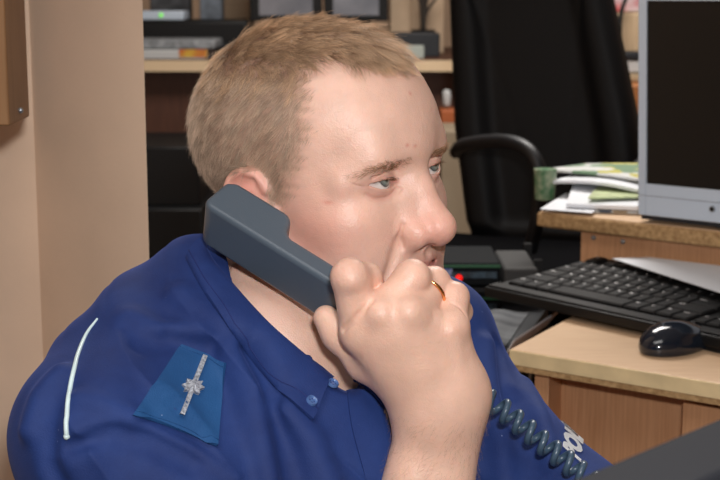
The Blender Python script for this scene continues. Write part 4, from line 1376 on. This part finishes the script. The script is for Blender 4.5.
R3 = [(0, 1.75, 'Caps')] + [(1.75 + i, 1, c) for i, c in enumerate("ASDFGHJKL;'")] + [(12.75, 2.25, 'Enter'), (18.6, 1, '4'), (19.6, 1, '5'), (20.6, 1, '6')]
R2 = [(0, 1.5, 'Tab')] + [(1.5 + i, 1, c) for i, c in enumerate('QWERTYUIOP[]')] + [(13.5, 1.5, '\\'), (15.3, 1, 'Del'), (16.3, 1, 'End'), (17.3, 1, 'PgD'), (18.6, 1, '7'), (19.6, 1, '8'), (20.6, 1, '9')]
R1 = [(i, 1, c) for i, c in enumerate('`1234567890-=')] + [(13, 2, '<-'), (15.3, 1, 'Ins'), (16.3, 1, 'Hm'), (17.3, 1, 'PgU'), (18.6, 1, 'Nu'), (19.6, 1, '/'), (20.6, 1, '*')]
R0 = [(0, 1, 'Esc')] + [(1.7 + i + (.4 if i > 3 else 0) + (.4 if i > 7 else 0), 1, 'F%d' % (i + 1)) for i in range(12)] + [(15.3, 1, 'Prt'), (16.3, 1, 'Scr'), (17.3, 1, 'Brk')]
yy = rows_y
sy = (KD - rows_y - .012) / 6.3
u = .0190 if True else u
nkeys = 0
print('KB back vs riser', float((K0 + kx * KL + ky * KD - r0) @ b_), float((K0 + ky * KD - r0) @ b_))
vy = sy / u
for ri, R_ in enumerate((R5, R4, R3, R2, R1, R0)):
    y = rows_y + ri * sy + (.25 * sy if ri == 5 else 0)
    for x, w_, ch in R_:
        if x * u + .02 < KL - .02 and nkeys < 100: key(.020 + x * u, y, w_, ch, vy); nkeys += 1
# white status marks at the back edge
bm = bmesh.new()
for i in range(3): box_bm((.0125, .005, .0006), KM @ Matrix.Translation((.300 + i * .021, KD - .009, .010)), bm)
bm_obj('status_marks', bm, simple('pale_marks', (190, 196, 200), .4), kb)
bm = box_bm((.14, .010, .003), KM @ Matrix.Translation((.195, KD - .011, .010))); bm_obj('rear_ledge', bm, M_GLOSSY, kb, bevel=.001)
for x in (.17, .40):
    bm = box_bm((.03, .012, .016), frame(K0 + kx * x + ky * (KD - .02) + Zv * (-.0098), kx, ky)); bm_obj('foot', bm, M_BLACK, kb)
bm = box_bm((.05, .012, .008), frame(K0 + kx * .33 + ky * .006 + Zv * (-.0098), kx, ky)); bm_obj('foot', bm, M_BLACK, kb)

# ---- white paper behind the keyboard, and a dark cable loop beyond it
_h = DZ + .044
w0, w1, w2, w3 = PZ(612, 259, _h), PZ(745, 301, _h), PZ(770, 274, _h), PZ(650, 259.5, _h)
sheet_obj('paper_sheet', (w0, w1, w2, w3), _h, .0012, M_WHITE, 'white paper sheet between keyboard and the raised shelf', warp=lambda U, W: .002 * W)
hp = [PZ(655, 256, DZ + .03), P(676, 248, 1.93), P(700, 245, 1.91), P(735, 243, 1.88), P(765, 246, 1.85)]
cab_pts = catmull(hp, 30)
v_, f_ = tube_mesh(cab_pts, .0022, 8); hs = mesh_obj('cable', v_, f_, M_BLACK); tag(hs, 'thin dark cable looping along the shelf riser behind the white paper', 'cable')
pc = P(722, 262, 1.87)
bm = bmesh.new(); bmesh.ops.create_uvsphere(bm, u_segments=32, v_segments=16, radius=1, matrix=Matrix.Translation((pc[0] + .015, pc[1], DZ + .036)) @ Matrix.Rotation(math.radians(-35), 4, 'Z') @ Matrix.Diagonal((.066, .018, .036, 1)))
o = bm_obj('speaker_puck', bm, M_GLOSSY, None, smooth=True); o.name = 'desk_gadget'; tag(o, 'smooth dark rounded gadget partly hidden behind the white paper', 'gadget')

# ---- mouse
mc = PZ(677, 338, DZ + .012)
mdir = unit((PZ(717, 330, DZ + .01) - PZ(640, 350, DZ + .01)) * (1, 1, 0)); mdir = unit(a_ * .55 + b_ * .83) if False else mdir
ms = np.cross(Zv, mdir)
mo = thing('computer_mouse', (mc[0], mc[1], DZ), 'glossy dark blue black computer mouse at the edge of the beech desk', 'mouse')
def mouse_fn(p):
    q = np.stack([(p - mc) @ mdir, (p - mc) @ ms, p[:, 2] - DZ], 1).astype(np.float32)
    d = ell(q, (-.010, 0, .008), (.046, .030, .0255))
    d = smin(d, ell(q, (.028, 0, .006), (.030, .027, .017)), .012)
    d = ssub(d, cap(q, (-.02, .034, .020), (.04, .034, .016), .006), .006)
    d = ssub(d, cap(q, (-.02, -.034, .020), (.04, -.034, .016), .006), .006)
    g_ = np.maximum(np.abs(q[:, 1]) - .0005, .004 - q[:, 0])
    d = ssub(d, g_, .0006)
    return np.maximum(d, .0005 - q[:, 2])
mv, mq = surface_nets(mouse_fn, mc - .08, mc + .08, .0010)
fast_mesh('shell', mv, mq, M_GLOSSY, mo)
bm = bmesh.new(); bmesh.ops.create_cone(bm, cap_ends=True, segments=24, radius1=.009, radius2=.009, depth=.006, matrix=frame(mc * (1, 1, 0) + mdir * .030 + Zv * (DZ + .018), mdir, Zv, -ms))
bm_obj('scroll_wheel', bm, M_BLACK, mo, smooth=True)
st_ = mc * (1, 1, 0) + mdir * .054
cp = catmull([st_ + Zv * (DZ + .006), st_ + mdir * .012 + Zv * (DZ + .008), st_ + mdir * .04 + fe * .04 + Zv * (DZ + .004), st_ + mdir * .02 + fe * .16 + Zv * (DZ + .004)], 30)
v_, f_ = tube_mesh(cp, .0018, 8); mesh_obj('mouse_cable', v_, f_, M_BLACK, mo)

# ---- dark monitor top in the foreground corner
FZ = 1.012
f0 = PZ(556, 484, FZ); f1 = PZ(722, 415, FZ)
xd = unit((f1 - f0) * (1, 1, 0)); th_ = np.array([-xd[1], xd[0], 0]) * -1
M_FG = simple('matt_charcoal_plastic', (30, 32, 38), .75, spec=.25)
fm = thing('computer_monitor', tuple((f0 + xd * .12) * (1, 1, 0) + Zv * .70), 'blurred dark grey edge of a monitor in the near corner of the desk', 'monitor')
bm = box_bm((.42, .040, .26), frame(f0 - xd * .13 - Zv * .26, xd, th_)); bm_obj('casing', bm, M_FG, fm, bevel=.004, segs=3)
bm = box_bm((.38, .002, .22), frame(f0 - xd * .11 + th_ * .040 - Zv * .24, xd, th_)); bm_obj('screen', bm, M_SCREEN, fm)
bm = box_bm((.06, .02, .08), frame(f0 + xd * .05 + th_ * .010 - Zv * .31, xd, th_)); bm_obj('stand', bm, M_DARKGREY, fm)
bm = box_bm((.22, .16, .012), frame((f0 - xd * .03 - th_ * .06) * (1, 1, 0) + Zv * .70, xd, th_)); bm_obj('stand_foot', bm, M_DARKGREY, fm)
fd = thing('work_desk', (.35, .35, 0), 'beech desk under the dark foreground monitor', 'desk')
slab('desktop', (-.15, .12, .675), (.95, .66, .70), M_BEECH, fd)
for x_ in (-.12, .90):
    slab('side_panel', (x_, .14, 0), (x_ + .02, .64, .675), M_BEECHV, fd)

# ================================================================== OFFICE CHAIR
CD = 2.75
ch = thing('office_chair', (P(545, 230, CD)[0], P(545, 230, CD)[1], 0), 'black leather high-back office chair standing beyond the desk', 'chair')
cc_ = P(545, 120, CD); cxv = unit(np.array([.93, -.37, 0])); cyv = np.array([-cxv[1], cxv[0], 0])
seatz = P(545, 268, CD)[2]
def chair_fn(p):
    q = np.stack([(p - cc_) @ cxv, (p - cc_) @ cyv, p[:, 2] - seatz], 1).astype(np.float32)
    z = q[:, 2]; lean = z * .16
    q2 = np.stack([q[:, 0] + (z - .27) * .19, q[:, 1] - lean + .02, z], 1)
    hw = np.interp(z, [-.1, .05, .27, .53, .66, .74], [.180, .180, .182, .160, .13, .09])
    def rb(h, cy, th, z0, z1, r):
        dx = np.abs(q2[:, 0]) - h + r; dy = np.abs(q2[:, 1] - cy) - th + r; dz = np.maximum(z0 + r - z, z - z1 + r)
        return np.sqrt(np.maximum(dx, 0) ** 2 + np.maximum(dy, 0) ** 2 + np.maximum(dz, 0) ** 2) + np.minimum(np.maximum(dx, np.maximum(dy, dz)), 0) - r
    d = rb(hw, 0, .045, .02, .72, .03)
    curve = .02 * np.cos(np.clip(q2[:, 0] / .25, -1, 1) * 1.5)
    # padded side rolls and centre seams
    d = smin(d, rb(hw, -.03, .03, .06, .70, .028) , .01)
    inner = rb(hw * .62, -.062, .024, .08, .64, .02)
    d = ssub(d, inner, .03)
    for sg in (-1, 1):
        d = ssub(d, cap(q2, (sg * .02, -.048, .12), (sg * .13, -.048, .62), .003), .012)
    return d
chv, chq = surface_nets(chair_fn, cc_ - np.array([.4, .4, .5]), cc_ + np.array([.4, .5, .75]), .006)
fast_mesh('backrest', chv, chq, M_LEATHER, ch)
bm = box_bm((.46, .42, .09), frame(cc_ * (1, 1, 0) + Zv * (seatz - .03) - cxv * .20 - cyv * .44, cxv, cyv)); bm_obj('seat', bm, simple('black_seat_fabric', (7, 7, 9), .95, spec=.05), ch, bevel=.035, segs=5)
def L(x, y, z): return cc_ * (1, 1, 0) + cxv * x + cyv * y + Zv * (seatz + z)
M_ARM = simple('charcoal_armrest', (18, 20, 24), .45)
for sg in (-1, 1):
    if sg > 0:
        pts = catmull([L(.23, .0, .21), L(.24, -.10, .235), L(.24, -.24, .24), L(.24, -.36, .22), L(.235, -.42, .14), L(.21, -.38, .03)], 40)
    else:
        pts = catmull([P(456, 152, 2.66), P(462, 146, 2.58), P(484, 142, 2.50), P(510, 142, 2.43), P(530, 152, 2.39), P(540, 176, 2.38), P(538, 216, 2.40), P(530, 250, 2.44)], 50)
    v_, f_ = tube_mesh(pts, .013, 12); mesh_obj('armrest', v_, f_, M_ARM, ch)
bm = bmesh.new(); bmesh.ops.create_cone(bm, cap_ends=True, segments=20, radius1=.028, radius2=.028, depth=seatz - .12, matrix=Matrix.Translation(L(0, -.26, 0)) @ Matrix.Translation((0, 0, -(seatz) / 2 + .0)))
bm_obj('gas_column', bm, M_BLACK, ch, smooth=True)
for i in range(5):
    an = i * 2 * math.pi / 5 + .3; c = L(0, -.26, 0) * (1, 1, 0) + Zv * .09; e = c + np.array([math.cos(an) * .29, math.sin(an) * .29, -.03])
    v_, f_ = tube_mesh([c, (c + e) / 2 + Zv * .006, e], [.022, .018, .014], 10); lg = mesh_obj('leg', v_, f_, M_BLACK, ch)
    bm = bmesh.new(); bmesh.ops.create_uvsphere(bm, u_segments=16, v_segments=10, radius=.029, matrix=Matrix.Translation((e[0], e[1], .030))); bm_obj('castor', bm, M_BLACK, lg, smooth=True)

# ================================================================== BACK COUNTER AND WHAT STANDS ON IT
BD = 4.2
CZ = P(300, 60, BD)[2]
def bx(px, D): return P(px, 60, D)[0]
y0 = P(300, 60, BD)[1]
ctr_ = thing('counter', (bx(300, BD), y0 + .3, 0), 'long dark brown counter with a cream front edge along the far wall', 'counter')
slab('worktop', (bx(60, BD), y0, CZ - .034), (bx(800, BD), y0 + 1.05, CZ), M_DWOOD, ctr_)
slab('edge_strip', (bx(60, BD), y0 - .006, CZ - .034), (bx(800, BD), y0, CZ - .001), simple('cream_edge', (222, 196, 160), .5), ctr_)
slab('front_panel', (bx(60, BD), y0 + .06, .45), (bx(255, BD), y0 + .08, CZ - .034), M_DWOOD, ctr_)
slab('front_panel', (bx(380, BD), y0 + .06, .62), (bx(462, BD), y0 + .08, CZ - .034), M_DWOOD, ctr_)
slab('side_panel', (bx(255, BD), y0 + .03, 0), (bx(262, BD), y0 + .7, CZ - .034), M_DWOOD, ctr_)
slab('side_panel', (bx(462, BD), y0 + .03, 0), (bx(469, BD), y0 + .7, CZ - .034), M_DWOOD, ctr_)
slab('side_panel', (bx(780, BD), y0 + .03, 0), (bx(790, BD), y0 + .7, CZ - .034), M_DWOOD, ctr_)
slab('side_panel', (bx(62, BD), y0 + .03, 0), (bx(68, BD), y0 + .7, CZ - .034), M_DWOOD, ctr_)
def item(name, x0, x1, ytop, ybot, D, depth, mat, label, cat, bevel=.004, z0=None, group=None):
    """box standing with its front face at distance D, spanning the given picture columns and rows"""
    A = P(x0, ybot, D); B = P(x1, ytop, D)
    zb = A[2] if z0 is None else z0
    o = slab(name, (A[0], A[1], zb), (B[0], A[1] + depth, B[2]), mat, None, bevel=bevel)
    return tag(o, label, cat, group)
M_BOOKW = simple('book_white', (190, 192, 192), .6); M_RED = simple('red_spine', (190, 58, 44), .5, col2=(206, 170, 60), nscale=25)
def zt(o): return max(v.co.z for v in o.data.vertices)
# left: paper stack, printer, router, packets
bk = item('magazine_stack', 120, 206, 50, 60, BD + .04, .26, M_BOOKW, 'white bound binder with a red and yellow label flat on the counter', 'binder', z0=CZ, bevel=.003)
bk.name = 'binder'
A = P(179, 52, BD + .035); B = P(207, 58, BD + .035)
slab('spine_label', (A[0], A[1] + .0, CZ + .006), (B[0], A[1] + .006, CZ + .03), M_RED, bk)
zt1 = zt(bk)
pp_ = item('paper_stack', 122, 215, 40, 50, BD + .07, .24, M_PAPERG, 'loose grey papers lying on the white binder', 'papers', z0=zt1 + .0015, bevel=.006); 
pr = item('printer', 118, 242, 22, 41, BD + .12, .35, M_BLACK, 'flat black printer on the counter behind the papers', 'printer', z0=CZ, bevel=.008)
pr.location.y = .22; 
slab('paper_tray', (P(130, 30, BD)[0], pr.bound_box[0][1] - .03, CZ + .02), (P(230, 30, BD)[0], pr.bound_box[0][1], CZ + .035), M_DARKGREY, pr)
zp = zt(pr)
rt_ = item('router', 140, 184, 11, 22, BD + .42, .14, M_SILVER, 'silver grey router with a green light on the black printer', 'router', z0=zp)
A = P(161, 18, BD + .415)
bm = bmesh.new(); bmesh.ops.create_uvsphere(bm, u_segments=12, v_segments=8, radius=.007, matrix=Matrix.Translation((A[0] , rt_.bound_box[0][1] + .0, zp + .016))); bm_obj('status_light', bm, simple('green_led', (120, 210, 90), .3, emit=(120, 230, 90), estr=.8), rt_, smooth=True)
item('tissue_box', 200, 222, -18, 20, BD + .50, .10, simple('bluegrey_card', (120, 130, 142), .6, noise=.3, nscale=30), 'blue grey carton standing on the printer', 'carton', z0=zp)
item('cardboard_box', 225, 251, -30, 17, BD + .74, .2, M_BEIGE, 'plain beige cardboard box standing between carton and monitor', 'box', z0=CZ)
item('folded_bag', 150, 190, -20, 11, BD + .62, .08, simple('grey_fabric', (86, 88, 92), .9, noise=.4, nscale=25), 'grey crumpled bag leaning on the wall above the router', 'bag', z0=zp)
# two screens
def screen(x0, x1, D, label):
    A = P(x0, 21, D); B = P(x1, -90, D)
    t = thing('computer_monitor', ((A[0] + B[0]) / 2, A[1] + .06, CZ), label, 'monitor', 'screens on the back counter')
    slab('bezel', (A[0], A[1], A[2]), (B[0], A[1] + .03, B[2]), M_BLACK, t, bevel=.003)
    slab('screen', (A[0] + .03, A[1] - .003, A[2] + .018), (B[0] - .03, A[1], B[2] - .02), simple('grey_screen', (74, 76, 84), .3, col2=(130, 130, 136), nscale=5, emit=(70, 72, 80), estr=.15), t)
    slab('stand', ((A[0] + B[0]) / 2 - .05, A[1] + .03, CZ), ((A[0] + B[0]) / 2 + .05, A[1] + .05, A[2] + .1), M_BLACK, t)
    slab('stand_foot', ((A[0] + B[0]) / 2 - .12, A[1] - .05, CZ), ((A[0] + B[0]) / 2 + .12, A[1] + .10, CZ + .01), M_BLACK, t)
screen(250, 322, BD + .35, 'black framed computer screen beside the beige box')
screen(324, 388, BD + .35, 'black framed computer screen beside the two beige folders')
for x0_, x1_, lb in ((390, 411, 'wide beige file box next to the far screen'), (411, 423, 'narrow beige file box with a dark plant in front'), (425, 444, 'tan file box beside the black chair')):
    item('file_box', x0_, x1_, -30, 33, BD + .45, .25, M_BEIGE, lb, 'file box', z0=CZ)
# dark plant / cables between the boxes
pot = P(423, 34, BD + .38)
pln = thing('potted_plant', (pot[0], pot[1], CZ), 'small dark leggy plant in front of the beige file boxes', 'plant')
bm = bmesh.new(); bmesh.ops.create_cone(bm, cap_ends=True, segments=20, radius1=.03, radius2=.04, depth=.08, matrix=Matrix.Translation((pot[0], pot[1], CZ + .04))); bm_obj('pot', bm, M_BLACK, pln, smooth=True)
for i, (dx, hh) in enumerate(((-.045, .20), (.04, .21), (-.02, .26), (.02, .13), (.065, .14))):
    base_ = np.array([pot[0], pot[1], CZ + .07]); tp_ = base_ + np.array([dx, 0, hh])
    v_, f_ = tube_mesh(catmull([base_, base_ + np.array([dx * .2, -.005, hh * .5]), tp_], 10), np.linspace(.008, .004, 10), 6); mesh_obj('stem', v_, f_, simple('dark_stem', (44, 36, 28), .7), pln)
pr2 = item('desk_scanner', 392, 440, 33, 50, BD + .20, .15, M_DARKGREY, 'dark grey flat scanner below the beige file boxes', 'scanner', z0=CZ)
item('envelope_stack', 398, 424, 46, 60, BD + .10, .09, simple('pale_green_paper', (170, 178, 170), .7), 'pale stack of envelopes in front of the dark scanner', 'envelopes', z0=CZ, bevel=.002)
# below the counter
for x0_, x1_, yt, yb, mt, lb in ((120, 200, 146, 205, M_BLACK, 'black computer case under the counter, topmost of two'), (122, 204, 206, 330, M_BLACK, 'black computer case under the counter, standing on the floor')):
    o = item('computer_case', x0_, x1_, yt, yb, BD - .48, .4, mt, lb, 'computer case'); 
o0 = [x for x in COL.objects if x.name.startswith('computer_case')]
zlow = min(v.co.z for v in o0[1].data.vertices)
for v in o0[1].data.vertices: 
    if v.co.z < zlow + .001: v.co.z = 0
zl = zt(o0[1])
for v in o0[0].data.vertices:
    if v.co.z < zl + .1: v.co.z = zl
# cream cupboard behind the chair, with a cable hanging on it
cu_ = item('low_cupboard', 440, 476, 128, 300, BD - .25, .25, simple('beige_cupboard', (150, 134, 112), .7), 'beige low cupboard between the man\'s nose and the chair', 'cupboard')
for v in cu_.data.vertices:
    if v.co.z < P(440, 290, BD - .25)[2]: v.co.z = 0
bp_ = P(448, 190, BD - .26)
v_, f_ = tube_mesh(catmull([P(444, 150, BD - .262), P(450, 170, BD - .262), P(451, 195, BD - .262), P(445, 222, BD - .262)], 20), .007, 6); tag(mesh_obj('cable', v_, f_, M_BLACK), 'dark cable hanging down the front of the beige cupboard', 'cable')
item('paper_cup', 443, 451, 90, 108, BD - .02, .05, M_BOOKW, 'small pale cup on the orange box under the counter', 'cup', bevel=.01)
item('orange_box', 441, 456, 110, 127, BD - .06, .12, simple('orange_card', (170, 92, 50), .6), 'orange carton under the counter edge, above the beige cupboard', 'carton')
# column seen between the chair and the monitor
XD = BD - .50
item('red_white_packet', 596, 642, -20, 12, XD + .12, .08, simple('red_white_print', (200, 200, 204), .5, col2=(180, 40, 44), nscale=16), 'white packet with red print on top of the stacked cartons', 'packet')
item('paper_ream', 598, 642, 13, 52, XD + .1, .2, simple('cream_ream', (196, 172, 140), .7, col2=(180, 154, 122), nscale=8, stretch=(20, 1, 1)), 'cream paper ream between the red packet and the grey tray', 'paper ream')
item('letter_tray', 600, 642, 52, 60, XD + .08, .25, M_DARKGREY, 'dark grey letter tray under the cream paper ream', 'tray')
item('white_box', 602, 642, 60, 73, XD + .09, .2, M_BOOKW, 'small white box under the grey letter tray', 'box')
item('tan_folder', 604, 642, 74, 82, XD + .09, .2, simple('tan_card', (170, 150, 120), .7), 'tan folder under the small white box', 'folder')
item('wooden_drawer_unit', 606, 642, 83, 300, XD + .07, .3, simple('orange_wood', (176, 116, 68), .5, col2=(150, 92, 50), nscale=10, stretch=(2, 20, 20)), 'orange brown wooden drawer unit under the tan folder', 'drawer unit', z0=0)
v_, f_ = tube_mesh(catmull([P(627, -5, XD + .06), P(621, 14, XD + .06), P(620, 35, XD + .06), P(622, 50, XD + .06)], 20), .006, 6); tag(mesh_obj('cable', v_, f_, M_BLACK), 'dark cable hanging in front of the cream paper ream', 'cable')
# electronics low behind the far shoulder
ED = 2.05
def dev(x0, x1, yt, yb, lb, red):
    A = P(x0, yb, ED); B = P(x1, yt, ED)
    o = slab('network_switch', (A[0], A[1], A[2]), (B[0], A[1] + .14, B[2]), simple('dark_metal', (14, 18, 22), .8, spec=.2), None, bevel=.003)
    tag(o, lb, 'network switch', 'switches in the low rack')
    h = B[2] - A[2]; w = B[0] - A[0]
    slab('green_strip', (A[0] + w * .05, A[1] - .002, B[2] - .007), (B[0], A[1], B[2] - .003), simple('green_strip', (40, 92, 62), .5), o)
    slab('port_row', (A[0] + w * .3, A[1] - .002, A[2] + h * .35), (A[0] + w * .95, A[1], A[2] + h * .62), simple('bluegrey_ports', (60, 82, 98), .4, noise=.6, nscale=90), o)
    if red:
        bm = bmesh.new(); bmesh.ops.create_uvsphere(bm, u_segments=12, v_segments=8, radius=.0055, matrix=Matrix.Translation(P(459, 278, ED - .004))); bm_obj('red_light', bm, simple('red_led', (220, 30, 24), .3, emit=(230, 24, 18), estr=1.0), o, smooth=True)
        slab('blue_label', P(442, 276, ED - .003), P(452, 268, ED - .001), simple('blue_white_label', (170, 180, 214), .5, col2=(50, 70, 150), nscale=120), o)
    return o
dev(430, 500, 262, 286, 'dark network switch with a glowing red light above its twin', True)
dev(430, 500, 294, 318, 'dark network switch without a red light, under the other', False)
rk = thing('equipment_rack', (P(480, 300, ED)[0], P(480, 300, ED)[1] + .1, 0), 'black open rack holding the two network switches', 'rack')
A = P(424, 290, ED); B = P(540, 290, ED)
for z_ in (P(430, 287, ED)[2], P(430, 319, ED)[2], .3):
    slab('rack_shelf', (A[0], A[1], z_ - .008), (B[0], A[1] + .17, z_ - .001), M_BLACK, rk)
for x_ in (A[0], B[0]):
    for yq in (0.02, .155):
        slab('post', (x_ - .006, A[1] + yq, 0), (x_ + .006, A[1] + yq + .012, P(430, 262, ED)[2]), M_BLACK, rk)
item('document_tray', 504, 538, 268, 286, ED + .0, .15, simple('dim_paper', (60, 60, 60), .8), 'grey stack of documents on the rack beside the switch', 'documents', z0=P(430, 287, ED)[2])
# papers lying left of the desk, and a white cloth-like sheet at its corner
w0, w1, w2, w3 = PZ(470, 345, DZ - .05), PZ(512, 352, DZ - .05), PZ(540, 310, DZ - .05), PZ(485, 318, DZ - .05)
stl = thing('side_table', tuple(((w0 + w2) / 2) * (1, 1, 0)), 'small dark side table tucked at the end of the beech desk', 'table')
zt_ = DZ - .055
cs = [PZ(462, 352, zt_), PZ(512, 358, zt_), PZ(548, 306, zt_), PZ(482, 304, zt_)]
bm_obj('tabletop', prism_bm([(p[0], p[1]) for p in cs], zt_ - .02, zt_), M_DARKGREY, stl)
cm = sum(cs) / 4
for p in cs:
    q = p * .85 + cm * .15
    slab('leg', (q[0] - .012, q[1] - .012, 0), (q[0] + .012, q[1] + .012, zt_ - .02), M_BLACK, stl)
sheet_obj('document', [p * .9 + cm * .1 for p in (PZ(468, 346, zt_), PZ(505, 352, zt_), PZ(532, 312, zt_), PZ(478, 316, zt_))], zt_, .006, simple('grey_printout', (96, 100, 104), .6, col2=(48, 50, 56), nscale=14, stretch=(1, 4, 1)), 'dark grey printed documents on the side table', 'documents', warp=lambda U, W: .004 * math.sin(U * 5))
p0_, p1_, p2_, p3_ = PZ(503, 346, DZ - .03), PZ(514, 352, DZ - .03), PZ(560, 306, DZ - .01), PZ(546, 300, DZ - .01)
sheet_obj('white_folder', (p0_, p1_, p2_, p3_), zt_ + .008, .003, M_WHITE, 'white folder wedged against the end of the beech desk', 'folder', warp=lambda U, W: .03 * U)
# ================================================================== CAMERA AND LIGHT
cam = bpy.data.cameras.new('camera'); co_ = bpy.data.objects.new('camera', cam); COL.objects.link(co_)
SC.camera = co_
co_.matrix_world = frame(CAM, RGT, UPV, -FWD)
cam.sensor_width = 36; cam.lens = FPX / 720 * 36
cam.dof.use_dof = True; cam.dof.focus_distance = 1.03; cam.dof.aperture_fstop = 15.0
cam.clip_start = 0.02
l = bpy.data.lights.new('camera_flash', 'AREA'); l.shape = 'RECTANGLE'; l.size = 0.07; l.size_y = 0.045; l.energy = 8.0; l.color = (1, .985, .98)
o = bpy.data.objects.new('camera_flash', l); COL.objects.link(o)
o.location = (0.05, 0.0, 1.20 + 0.13); o.rotation_euler = (math.radians(84), 0, 0)
l = bpy.data.lights.new('ceiling_lamp', 'AREA'); l.shape = 'RECTANGLE'; l.size = 1.2; l.size_y = 0.6; l.energy = 50; l.color = (1, .95, .90)
o = bpy.data.objects.new('ceiling_lamp', l); COL.objects.link(o); o.location = (0.4, 3.0, 2.55)
l = bpy.data.lights.new('added_ceiling_fill', 'AREA'); l.shape = 'RECTANGLE'; l.size = 1.4; l.size_y = 0.8; l.energy = 13; l.color = (1, .97, .94)  # unseen fill light, added overhead to brighten the near side of the room
o = bpy.data.objects.new('added_ceiling_fill', l); COL.objects.link(o); o.location = (-0.3, 0.2, 2.6)
w = bpy.data.worlds.new('room_light'); SC.world = w; w.use_nodes = True
w.node_tree.nodes['Background'].inputs[0].default_value = (.95, .97, 1.0, 1); w.node_tree.nodes['Background'].inputs[1].default_value = 0.13
SC.view_settings.view_transform = 'Standard'; SC.view_settings.look = 'None'; SC.view_settings.exposure = 0.10; SC.view_settings.gamma = 1
SC.view_settings.use_curve_mapping = False
